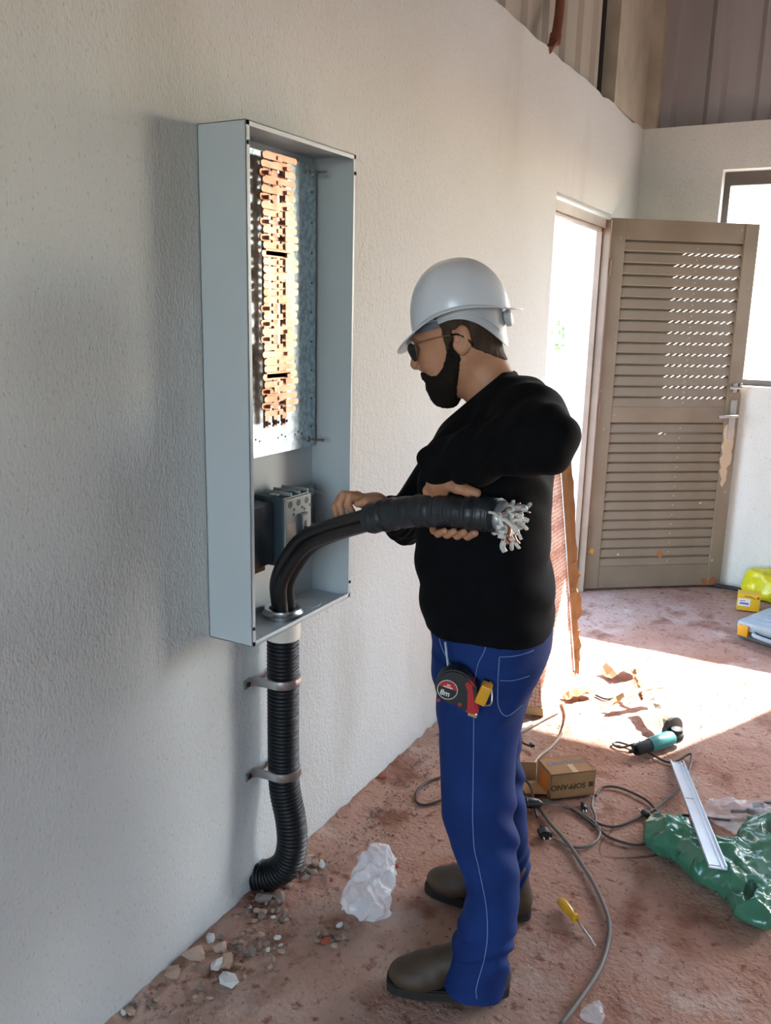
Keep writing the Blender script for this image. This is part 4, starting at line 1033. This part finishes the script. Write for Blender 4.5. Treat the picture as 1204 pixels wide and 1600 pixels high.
# --- screwdriver
a, b, c = fl(874, 1413), fl(899, 1444), fl(930, 1480); dz = (c - a).normalized(); x_, y_, _ = frame_z(dz)
sdv = empty('screwdriver', Vector((b.x, b.y, 0)), 'yellow handled screwdriver lying on the floor beside the grey cable', 'screwdriver')
SM_ = TR(a + Vector((0, 0, .0145)), x_, y_, dz)
AMB = mat('amber_plastic', '#d8a017', rough=.25, coat=.3)
hl = (b - a).length
g = MB(); g.lathe([(.006, 0), (.012, .004), (.0145, .02), (.0125, hl * .6), (.009, hl * .75), (.012, hl * .88), (.012, hl * .97), (.006, hl)], 12, SM_); g.build('handle', AMB, sdv, True, 50)
g = MB(); g.tube([SM_ @ Vector((0, 0, hl - .003)), c + Vector((0, 0, .004))], [.0030, .0028], 8); g.build('shaft', CHROME, sdv, True)
# --- angle grinder in the sunlight
a, b = fl(992, 1172, .03), fl(1062, 1148, .035); dg_ = (b - a).normalized(); x_, y_, _ = frame_z(dg_); gl_ = (b - a).length
gr = empty('angle_grinder', Vector((a.x, a.y, 0)), 'teal and black angle grinder lying in the sun patch', 'grinder')
GMx = TR(a, x_, y_, dg_); nrm_ = Vector((-dg_.y, dg_.x, 0)).normalized()
TEAL2 = mat('teal_plastic', '#2f7f7c', rough=.4)
g = MB(); g.lathe([(.020, 0), (.024, .01), (.023, gl_ * .35), (.026, gl_ * .45), (.027, gl_ * .72), (.022, gl_ * .8)], 18, GMx); g.build('motor_body', DARKP, gr, True, 40)
g = MB(); g.lathe([(.0255, gl_ * .30), (.0285, gl_ * .42), (.0290, gl_ * .74), (.024, gl_ * .82)], 18, GMx, cap=False); g.build('housing', TEAL2, gr, True, 40)
g = MB(); g.ball((0, 0, gl_ * .90), (.026, .030, .036), 3, GMx); g.lathe([(.019, 0), (.022, .006), (.022, .02)], 18, TR(b + Vector((0, 0, .01)) - dg_ * .02, dg_, y_.cross(dg_) * -1 if False else x_, y_)); g.build('gear_head', mat('grinder_head_metal', '#5b5c5c', rough=.4, metal=.7), gr, True, 40)
g = MB(); g.lathe([(.05, -.001), (.052, .0), (.052, .012), (.05, .013), (.012, .013), (.012, -.001)], 28, TR(b - dg_ * .012 + Vector((0, 0, .012)) + nrm_ * .024, dg_, Vector((0, 0, 1)), nrm_)); g.build('disc_guard', mat('grinder_guard', '#4d4a45', rough=.5, metal=.6), gr, True, 40)
g = MB(); g.tube([GMx @ Vector((0, 0, .0)), GMx @ Vector((0, 0, -.03))], [.010, .006], 10); g.build('cord_boot', DARKP, gr, True)
# --- torn cardboard and packaging strips in the sun
def strip(p, q, w_, z0, z1, name, label, m, seed, bend=.02, jag=.006):
    random.seed(seed); a, b = fl(*p), fl(*q); d = (b - a); L = d.length; d.normalize(); s = Vector((-d.y, d.x, 0)); n = 8; g = MB(); R = []
    for i in range(n + 1):
        t_ = i / n; c = a + d * L * t_; z = z0 + (z1 - z0) * t_ + bend * math.sin(math.pi * t_)
        R.append([g.bm.verts.new(c + s * (w_ / 2 + random.uniform(-jag, jag)) * k + Vector((0, 0, max(.003, z + random.uniform(-.006, .006) + .012 * abs(k))))) for k in (-1, 0, 1)])
    for x, y_ in zip(R, R[1:]):
        for k in range(2): g.bm.faces.new((x[k], x[k+1], y_[k+1], y_[k]))
    o = g.build(name, m); md_ = o.modifiers.new('thickness', 'SOLIDIFY'); md_.thickness = .003
    return tag(o, label, 'cardboard', 'torn packaging in the sun patch')
strip((955, 1112), (1030, 1097), .035, .03, .06, 'cardboard_strip', 'printed torn cardboard strip standing up in the sun patch behind the grinder', CARDP, 1)
strip((1010, 1112), (1040, 1150), .045, .05, .02, 'cardboard_strip', 'pale bent cardboard strip lying against the grinder', mat('grey_board', '#a59a86', rough=.8), 2)
strip((884, 1096), (924, 1086), .05, .004, .012, 'cardboard_scrap', 'orange brown cardboard scrap at the foot of the leaning package', CARD, 3, .01)
strip((945, 1058), (990, 1050), .10, .006, .012, 'cardboard_scrap', 'crumpled cardboard scrap in the far half of the sun patch', CARDP, 4, .03)
strip((985, 1080), (1000, 1105), .02, .09, .03, 'cardboard_scrap', 'thin upright cardboard splinter beside the printed strip', CARD, 5, .0)
g = MB(); g.tube(catmull([fl(930, 1086, .004), fl(945, 1092, .006), fl(958, 1090, .004)], 5), .004, 6); tag(g.build('wire_offcut', BLKR, None, True), 'short black wire offcut lying in the sun patch', 'wire')
# --- aluminium rail resting on the green bag
a, b = fl(1057, 1192, .006), fl(1121, 1358, .150); d = (b - a).normalized(); x_, y_, _ = frame_z(d)
rl_ = empty('metal_rail', Vector((a.x, a.y, 0)), 'long white aluminium rail resting with one end on the green bag', 'rail')
ALR = mat('white_aluminium', '#d6dfe8', rough=.3, metal=.25); ln = (b - a).length
RM_ = TR(a, x_, y_, d)
prof = [(-.024, 0), (.024, 0), (.024, .012), (.0205, .012), (.0205, .0035), (.012, .0035), (.012, .008), (.0095, .008), (.0095, .0035), (-.021, .0035), (-.021, .010), (-.024, .010)]
sgn = 1 if (RM_ @ Vector((0, 1, 0)) - RM_ @ Vector((0, 0, 0))).z > 0 else -1
g = MB(); g.prism([(px_, py_ * sgn) for px_, py_ in prof], ln, RM_); g.build('channel', ALR, rl_)
for s_ in (.012, ln * .42, ln - .012):
    g = MB(); g.box((-.018, .0033 * sgn if sgn > 0 else -.0045, s_ - .002), (.008, .0045 if sgn > 0 else -.0033, s_ + .002), RM_); g.build('rail_mark', mat('rail_mark_grey', '#7d8894', rough=.5), rl_)
# --- plastic bags
def plastic(name, c, tr_, rough=.18, cool=None):
    m = bpy.data.materials.new(name); m.use_nodes = True; t = m.node_tree; p = t.nodes['Principled BSDF']; o_ = t.nodes['Material Output']
    p.inputs['Base Color'].default_value = lin(c); p.inputs['Roughness'].default_value = rough; p.inputs['Specular IOR Level'].default_value = .6
    b = noise_sock(t, 26, 4); bn = t.nodes.new('ShaderNodeBump'); bn.inputs['Strength'].default_value = .5; bn.inputs['Distance'].default_value = .012
    t.links.new(b, bn.inputs['Height']); t.links.new(bn.outputs[0], p.inputs['Normal'])
    if tr_:
        x = t.nodes.new('ShaderNodeBsdfTransparent'); mx = t.nodes.new('ShaderNodeMixShader'); mx.inputs[0].default_value = tr_
        t.links.new(p.outputs[0], mx.inputs[1]); t.links.new(x.outputs[0], mx.inputs[2]); t.links.new(mx.outputs[0], o_.inputs[0])
    return m
def folds(P, s, a, ph=0.):
    """crumpled film: sharp ridges between randomly scattered dents, plus broad folds"""
    if len(P) == 0: return 0.
    rg = np.random.RandomState(int(ph * 10) + 3)
    lo = np.floor(FOLD_LO / .01) * .01; hi = FOLD_HI
    n = int(np.prod((hi - lo) * s / 2.0)) + 16; S_ = (rg.rand(n, 3) * (hi - lo) + lo).astype(np.float32)
    x, y, z = P[..., 0] * s * .5, P[..., 1] * s * .5, P[..., 2] * s * .5
    Q = P + (.35 / s) * np.stack([np.sin(y * 1.7 + ph), np.sin(z * 1.9 + x), np.sin(x * 1.6 + 2)], -1).astype(np.float32)
    f1 = np.full(P.shape[:-1], 9., np.float32); f2 = f1.copy()
    for p in S_:
        d = (Q[:, 0] - p[0]) ** 2 + (Q[:, 1] - p[1]) ** 2 + .64 * (Q[:, 2] - p[2]) ** 2; f2 = np.minimum(f2, np.maximum(f1, d)); f1 = np.minimum(f1, d)
    f1, f2 = np.sqrt(f1), np.sqrt(f2); e = np.clip((f2 - f1) * s / 1.5, 0, 1)
    wx = x * 2 + .9 * np.sin(y * 2.6 + ph) + .6 * np.sin(z * 3.8 + ph * 2); wy = y * 2 + .8 * np.sin(x * 2.2 + 2 + ph)
    return a * (.75 * e ** .7 - .35) + a * .45 * (np.abs(np.sin(wx + .6 * wy)) - .5) + a * .35 * (np.abs(np.sin(wy * 1.27 - wx * .5 + 1)) - .5)
def bag(name, label, m, lobes, lo, hi, s, a, cut=None, ph=0., h=.005, cat='bag'):
    global FOLD_LO, FOLD_HI
    FOLD_LO, FOLD_HI = np.array(lo, float), np.array(hi, float)
    def f(P):
        d = None
        for c, r in lobes:
            e = ell(P, c, r); d = e if d is None else smin(d, e, .05)
        k_ = np.abs(d) < a * 2.2; d[k_] += folds(P[k_], s, a, ph)
        if cut is not None:
            for c, r in cut: d = smax(d, -ell(P, c, r), .008)
        return np.maximum(d, .004 - P[..., 2])
    sh = surf(f, lo, hi, h); c = np.array([(lo[0] + hi[0]) / 2, (lo[1] + hi[1]) / 2, 0])
    o = link_mesh(name, to_mesh(name, [(sh[0] - c, sh[1])], Matrix.Identity(4)), m, None, True); o.location = c
    return tag(o, label, cat)
GREENB = plastic('green_plastic_film', '#3f7d62', .12, .2)
g1, g2 = fl(1045, 1325), fl(1120, 1385); g3, g4 = fl(1180, 1440), fl(1200, 1345)
bag('plastic_bag', 'crumpled green plastic bag on the floor under the end of the rail', GREENB,
    [((g1.x + .01, g1.y, .042), (.095, .085, .060)), ((g2.x, g2.y + .05, .045), (.13, .11, .060)), ((g3.x - .01, g3.y + .05, .030), (.075, .11, .045)), ((g4.x + .05, g4.y + .0, .06), (.14, .15, .080))],
    (g1.x - .16, g3.y - .12, 0.), (g4.x + .25, g1.y + .16, .18), 32, .017, [((g3.x - .025, g3.y + .035, .062), (.016, .05, .02)), ((g4.x, g4.y - .02, .135), (.03, .045, .035))], 0., .0045)
CLEARB = plastic('clear_plastic_film', '#e6e6ea', .72, .12)
c1, c2 = fl(1130, 1283), fl(1190, 1300)
bag('plastic_bag', 'clear plastic bag lying behind the green bag', CLEARB, [((c1.x + .03, c1.y, .03), (.10, .06, .04)), ((c2.x + .05, c2.y, .035), (.13, .09, .05))], (c1.x - .12, c2.y - .14, 0), (c2.x + .24, c1.y + .12, .12), 40, .016, None, 1.4, .005)
w0, w1 = fl(562, 1432), fl(585, 1400)
bag('plastic_bag', 'small crumpled clear plastic bag standing on the floor near the conduit', plastic('milky_plastic_film', '#eceef2', .58, .10),
    [((w0.x + .005, w0.y + .025, .032), (.070, .060, .040)), ((w1.x - .005, w1.y + .005, .065), (.056, .045, .060)), ((w1.x + .0, w1.y + .03, .105), (.028, .024, .040))], (w0.x - .13, w0.y - .10, 0), (w1.x + .12, w1.y + .14, .19), 46, .019, None, .6, .003)
yb = fl(1182, 940)
bag('plastic_bag', 'yellow plastic bag against the far wall behind the yellow carton', plastic('yellow_plastic_film', '#d9cf1e', .1, .25),
    [((yb.x + .10, yb.y + .10, .06), (.20, .11, .09)), ((yb.x + .0, yb.y + .14, .10), (.10, .06, .07))], (yb.x - .22, yb.y - .09, 0), (yb.x + .38, min(yb.y + .28, D - .01), .22), 18, .02, None, .3, .008)
sc_ = fl(922, 1592)
bag('plastic_scrap', 'tiny clear plastic scrap on the floor at the bottom edge of the view', CLEARB, [((sc_.x, sc_.y, .008), (.022, .014, .010)), ((sc_.x + .008, sc_.y + .03, .010), (.006, .02, .012))], (sc_.x - .05, sc_.y - .04, 0), (sc_.x + .05, sc_.y + .07, .04), 90, .004, None, .2, .0025, 'scrap')
# --- yellow carton, tool case, rod by the far wall
ya_ = fl(1150, 953); yb_ = fl(1181, 957); u = (yb_ - ya_).normalized(); v = Vector((-u.y, u.x, 0))
yc_ = empty('yellow_carton', ya_, 'small yellow carton with white label standing before the yellow bag', 'carton')
YM = TR(ya_ + Vector((0, 0, .003)), u, v, (0, 0, 1)); YCAR = mat('yellow_carton_print', '#e2b81c', rough=.5)
g = MB(); g.box((0, 0, 0), (.118, .07, .098), YM, .001); g.build('carton', YCAR, yc_)
LBL = mat('white_label_print', '#e9e6e4', rough=.5)
g = MB(); g.box((.004, -.0008, .025), (.068, 0, .070), YM); lb = g.build('label', LBL, yc_)
g = MB(); g.box((.012, -.0014, .036), (.060, -.0007, .046), YM); g.box((.012, -.0014, .054), (.040, -.0007, .058), YM); g.build('label_lines', mat('violet_print', '#6a64a8', rough=.6), lb)
g = MB(); g.prism([(.035, .082), (.07, .080), (.095, .070), (.095, .073), (.07, .085), (.035, .086)], .0008, YM @ TR((0, -.0002, 0), (1, 0, 0), (0, 0, 1), (0, -1, 0))); g.build('stripe', mat('dark_red_print', '#7a2e26', rough=.6), yc_)
g = MB(); g.lathe([(.008, 0), (.008, .0008)], 14, YM @ TR((.106, -.0001, .080), (1, 0, 0), (0, 0, 1), (0, -1, 0))); g.build('badge', mat('red_print', '#b8352b', rough=.6), yc_)
ca = fl(1148, 996); cb_ = fl(1206, 1014); u = (cb_ - ca).normalized(); v = Vector((-u.y, u.x, 0))
tc_ = empty('tool_case', ca, 'flat grey tool case with yellow latches lying on the floor at the right edge', 'case')
KM = TR(ca + Vector((0, 0, .002)), u, v, (0, 0, 1)); CASE = mat('blue_grey_case_plastic', '#98a6ae', rough=.4)
g = MB(); g.box((0, .01, 0), (.46, .34, .045), KM, .012); g.build('case_base', mat('dark_case_base', '#565c60', rough=.5), tc_, True, 40)
g = MB(); g.box((0, 0, .046), (.46, .34, .095), KM, .014); ld = g.build('case_lid', CASE, tc_, True, 40)
for k in range(5):
    g = MB(); g.box((.05, .04 + k * .055, .094), (.41, .07 + k * .055, .099), KM, .002); g.build('lid_rib', CASE, ld)
for x in (.012, .385):
    g = MB(); g.box((x, -.012, .020), (x + .055, .014, .078), KM, .006); g.build('latch', YELP, tc_, True, 40)
g = MB(); g.tube([KM @ Vector(p) for p in catmull([(.10, .0, .05), (.12, -.035, .05), (.23, -.05, .05), (.34, -.035, .05), (.36, .0, .05)], 8)], .011, 12); g.build('handle', CASE, tc_, True)
a, b = fl(1117, 913, .012), fl(1162, 921, .012)
g = MB(); g.tube(catmull([(a.x, a.y - .03, .014), ((a.x + b.x) / 2, (a.y + b.y) / 2 - .02, .014), (b.x, b.y - .03, .014)], 5), .012, 8); tag(g.build('black_hose', BLKR, None, True), 'black hose offcut lying along the foot of the far wall', 'hose')
# --- second hand tool at the right edge
a, b = fl(1142, 1268, .02), fl(1215, 1266, .02); d = (b - a).normalized(); x_, y_, _ = frame_z(d); HL = (b - a).length
ht = empty('hand_tool', Vector((a.x, a.y, 0)), 'grey tool with black and red grip behind the clear bag at the right edge', 'tool')
HMx = TR(a, x_, y_, d)
g = MB(); g.tube([HMx @ Vector((0, 0, 0)), HMx @ Vector((0, 0, HL * .35))], .006, 10); g.build('shaft', DARKP, ht, True)
g = MB(); g.lathe([(.009, HL * .35), (.014, HL * .42), (.014, HL * .62), (.012, HL * .64)], 14, HMx); g.build('grip', DARKP, ht, True, 40)
g = MB(); g.lathe([(.015, HL * .62), (.017, HL * .8), (.015, HL * 1.25), (.010, HL * 1.3)], 14, HMx); g.build('red_grip', REDP, ht, True, 40)
g = MB(); g.tube([HMx @ Vector((.0, .022, HL * .45)), HMx @ Vector((0, .028, HL * 1.2))], .010, 10); g.build('grey_arm', mat('tool_grey', '#77786f', rough=.5, metal=.4), ht, True)
# --- cords
CORDG = mat('grey_rubber_cord', '#6f675f', rough=.55); CORDB = mat('dark_rubber_cord', '#3a2f2a', rough=.55); CORDL = mat('pale_beige_cord', '#a89a8a', rough=.55)
def cord(name, pts, r, m, label, z=None, n=8):
    P = []
    for p in pts:
        q = fl(p[0], p[1]); q.z = r + .001 + (p[2] if len(p) > 2 else 0); P.append(q)
    g = MB(); g.tube(catmull(P, n), r, 8); o = g.build(name, m, None, True); return tag(o, label, 'cord')
cord('loose_cable', [(875, 1606), (905, 1566), (936, 1518), (950, 1472), (949, 1436), (930, 1390), (906, 1350), (886, 1320), (860, 1290), (838, 1262), (815, 1250)], .0062, CORDG, 'thick grey cable curving from the drill to the bottom edge of the view')
cord('loose_cable', [(866, 1313), (890, 1325), (916, 1325), (934, 1312), (934, 1294), (912, 1276), (880, 1262), (850, 1254)], .0045, CORDG, 'cord running from the black plug in a bend under the cardboard box')
cord('loose_cable', [(838, 1284, .012), (833, 1268, .02), (828, 1250, .04), (818, 1240, .05)], .0045, CORDB, 'short dark cord rising from the black plug to the drill')
cord('loose_cable', [(930, 1246), (940, 1233), (962, 1232), (992, 1243), (1016, 1258), (1031, 1282), (1029, 1305), (1012, 1320), (986, 1322), (952, 1311), (934, 1297), (908, 1277), (884, 1262)], .0045, CORDB, 'dark cord lying in a wide loop right of the cardboard box')
cord('loose_cable', [(908, 1256), (912, 1272), (932, 1288), (960, 1294), (990, 1283), (1020, 1268), (1036, 1254), (1062, 1236), (1074, 1210), (1079, 1184, .01), (1058, 1190), (1040, 1192), (1008, 1176), (968, 1162), (957, 1164), (968, 1170), (986, 1170, .012), (991, 1171, .02)], .0042, CORDB, 'dark cord running from the cardboard box over the rail to the grinder')
cord('loose_cable', [(926, 1248), (924, 1262), (930, 1278), (930, 1292), (938, 1304)], .0040, CORDG, 'short grey cord crossing the loop close to the box corner')
cord('loose_cable', [(1020, 1290), (1008, 1296), (1006, 1304), (1018, 1312), (1034, 1314)], .0042, CORDG, 'small cord curl beside the green bag under the inline plug')
cord('loose_cable', [(1046, 1302), (1045, 1286), (1056, 1277), (1080, 1277), (1110, 1281), (1140, 1284)], .0045, CORDB, 'brown cord passing under the rail behind the green bag')
cord('loose_cable', [(690, 1216), (668, 1224), (652, 1238), (650, 1254), (664, 1260), (690, 1252)], .0045, CORDB, 'dark cord loop beside the wall left of the person\'s leg')
cord('loose_cable', [(878, 1100), (884, 1122), (878, 1146), (862, 1168), (842, 1184), (828, 1204)], .0055, CORDL, 'pale beige cord bending from the leaning package down to the box flap')
cord('loose_cable', [(872, 1114), (848, 1126), (824, 1140), (802, 1150)], .0055, CORDL, 'pale beige cord lying along the edge of the sun patch towards the person')
cord('loose_cable', [(806, 1142), (808, 1152), (816, 1162), (826, 1167)], .0040, CORDB, 'short dark cord with small plug behind the person\'s thigh')
# plugs
def plug(p, d2, L, r, label, cat='plug', pins=True):
    c = fl(*p); q = fl(*d2); d = (q - c).normalized(); s = Vector((-d.y, d.x, 0)); e = empty('power_plug', c, label, cat)
    M_ = TR(c + Vector((0, 0, r * .72 + .001)), s, (0, 0, 1), d)
    g = MB(); g.prism([(r * 1.0 * math.cos(a), r * .72 * math.sin(a)) for a in [2 * pi * k / 12 for k in range(12)]], L * .62, M_, .003); g.lathe([(r * .7, L * .60), (r * .5, L * .8), (r * .3, L)], 10, M_); g.build('plug_body', DARKP, e, True, 35)
    if pins:
        for k in (-1, 1):
            g = MB(); g.tube([M_ @ Vector((k * r * .45, 0, 0)), M_ @ Vector((k * r * .45, 0, -.018))], .0022, 6); g.build('pin', CHROME, e, True)
plug((852, 1314), (838, 1284), .055, .021, 'large black plug on the floor in front of the cardboard box')
plug((1004, 1272), (1028, 1292), .05, .014, 'black inline plug on the cord loop beside the green bag')
plug((832, 1170), (822, 1158), .03, .010, 'small black plug behind the person\'s thigh')
plug((912, 1268), (908, 1250), .04, .011, 'grey plug at the corner of the cardboard box')
# ------------------------------------------------------------------ rubble along the foot of the wall
ROCKS = [mat('grey_brown_rubble', '#9c8b80', rough=.95, col2='#857368', nscale=25., bump=.4, bscale=80), mat('white_plaster_chip', '#d8d5d0', rough=.9, bump=.2, bscale=80), mat('red_brick_chip', '#a8523c', rough=.95, bump=.3, bscale=80), mat('tan_rubble', '#bda48f', rough=.95, bump=.4, bscale=80)]
def rock_mesh(seed, flat):
    random.seed(seed); b = bmesh.new(); bmesh.ops.create_icosphere(b, subdivisions=1, radius=1.)
    for v in b.verts: v.co *= random.uniform(.62, 1.15); v.co.z *= flat; v.co.x += .25 * v.co.z
    for v in b.verts: v.co.z = max(v.co.z, -flat * .55)
    bmesh.ops.bevel(b, geom=b.edges[:], offset=.03, segments=1, affect='EDGES')
    me = bpy.data.meshes.new('rubble_stone'); b.to_mesh(me); b.free(); return me
RM = [rock_mesh(k, .55 + .08 * (k % 4)) for k in range(8)]
def rock(x, y, px, kind, label, k, group=None):
    me = RM[k % 8].copy(); me.materials.append(ROCKS[kind]); o = bpy.data.objects.new('rubble_stone', me); COL.objects.link(o)
    c = fl(x, y); dep = (CM.T @ (np.array(c) - CP))[2]; r = px * dep / FPX / 2 * 1.22
    fl_ = .55 + .08 * (k % 4); o.location = (max(c.x, r * 1.05 + .002), c.y, r * fl_ * .55 - .001 + max(0., .011 * (1 - c.x / .2))); o.scale = (r * 1.08, r * (.70 + .05 * (k % 5)), r); o.rotation_euler = (0, 0, k * 1.37)
    tag(o, label, 'stone', group)
big = [(355, 1536, 34, 1, 'largest pale grey plaster lump in the rubble by the wall'), (338, 1513, 24, 1, 'flat white plaster chip beside the largest plaster lump'), (330, 1474, 18, 1, 'small white plaster chip uppermost in the rubble heap'),
       (303, 1502, 30, 3, 'tan rubble stone against the wall left of the white chip'), (268, 1528, 28, 3, 'tan rubble stone farthest along the wall from the conduit heap'), (412, 1410, 22, 0, 'rounded grey stone left in the pair below the conduit'), (438, 1410, 23, 0, 'rounded grey stone right in the pair below the conduit'),
       (411, 1430, 14, 3, 'small pale stone just below the pair of grey stones'), (474, 1354, 30, 0, 'grey stone touching the lower end of the black conduit'), (492, 1352, 14, 3, 'small tan stone beside the conduit end'), (488, 1368, 14, 0, 'small grey stone in front of the conduit end'),
       (393, 1490, 18, 0, 'grey stone between the rubble heap and the pair of stones'), (407, 1466, 15, 3, 'small light stone above the rubble strip'), (352, 1508, 26, 3, 'brown rubble stone right behind the white chip'), (344, 1488, 22, 3, 'brown rubble stone below the uppermost white chip'),
       (315, 1546, 18, 0, 'small grey stone left of the largest plaster lump'), (205, 1588, 18, 3, 'tan stone at the bottom edge by the wall'), (612, 1366, 20, 1, 'pale stone chip right of the small clear bag'), (516, 1460, 14, 0, 'small grey stone below the small clear bag'),
       (508, 1472, 15, 2, 'red brick chip below the small clear bag'), (620, 1354, 9, 2, 'tiny red brick chip behind the pale stone chip'), (597, 1219, 10, 2, 'tiny red brick chip by the wall farther back'), (518, 1377, 9, 2, 'tiny red brick chip between conduit and clear bag')]
for k, (x, y, s_, kd, lab) in enumerate(big): rock(x, y, s_, kd, lab, k)
random.seed(31)
cl = [(330, 1520, 70, 40), (415, 1420, 40, 25), (400, 1480, 60, 26), (480, 1360, 30, 16), (215, 1580, 40, 18), (520, 1465, 30, 12)]
for k in range(110):
    cx, cy, sx, sy = random.choice(cl); x, y = random.gauss(cx, sx * .55), random.gauss(cy, sy * .6)
    if y < 1600 - .93 * (x - 165) * .98 and fl(x, y).x < .02: continue
    kd = random.choice((0, 0, 3, 3, 1)); nm_ = {0: 'small loose grey rubble piece scattered by the wall foot', 3: 'small loose tan rubble piece scattered by the wall foot', 1: 'small loose white plaster crumb scattered by the wall foot'}[kd]
    rock(x, y, random.uniform(6, 13), kd, nm_, k, {0: 'small grey rubble along the wall', 3: 'small tan rubble along the wall', 1: 'white plaster crumbs along the wall'}[kd])
# low drift of sandy dust against the wall
DUST = EARTH
g = MB(); nx_, ny_ = 26, 150; V_ = []
for j in range(ny_ + 1):
    y = .75 + j / ny_ * 2.75
    wd_ = .10 + .06 * noise.noise((y * 2.2, 3, 0)) + (.09 if abs(y - 1.72) < .12 else 0) * (1 - abs(y - 1.72) / .12) + (.06 if abs(y - 1.42) < .15 else 0) * (1 - abs(y - 1.42) / .15)
    for i in range(nx_ + 1):
        t_ = i / nx_; x = .001 + t_ * max(wd_, .03) * 1.5
        h_ = (1 - t_) ** 1.6 * .016 * (1 + .8 * noise.noise((x * 20, y * 20, 5))) + .004 * noise.noise((x * 60, y * 60, 9)) * (1 - t_)
        V_.append((x, y, h_ - .0045 * t_ - .001))
g.quadset(V_, [(j * (nx_ + 1) + i, j * (nx_ + 1) + i + 1, (j + 1) * (nx_ + 1) + i + 1, (j + 1) * (nx_ + 1) + i) for j in range(ny_) for i in range(nx_)])
tag(g.build('dust_drift', DUST, None, True), 'low drift of sandy dust along the foot of the left wall', 'dust', None, 'stuff')
# grit nobody could count
g = MB(); random.seed(5)
for k in range(4200):
    t_ = random.random()
    if t_ < .62: y = random.uniform(.9, 4.0); x = abs(random.gauss(0, .10)) + .004
    else: y = random.uniform(1.0, 5.2); x = random.uniform(.05, 1.8)
    r = random.uniform(.0014, .0056) * (1 if t_ < .62 else .8); c = Vector((x, y, r * .5))
    a0 = random.uniform(0, 6.28); V_ = [c + Vector((r * random.uniform(.7, 1.3) * math.cos(a0 + q_ * 2.1), r * random.uniform(.7, 1.3) * math.sin(a0 + q_ * 2.1), -r * .5)) for q_ in range(3)] + [c + Vector((0, 0, r * random.uniform(.5, 1.1)))]
    g.quadset(V_, [(0, 1, 3), (1, 2, 3), (2, 0, 3), (2, 1, 0)])
tag(g.build('grit', ROCKS[0]), 'fine grit and dust crumbs strewn over the earth floor', 'grit', None, 'stuff')
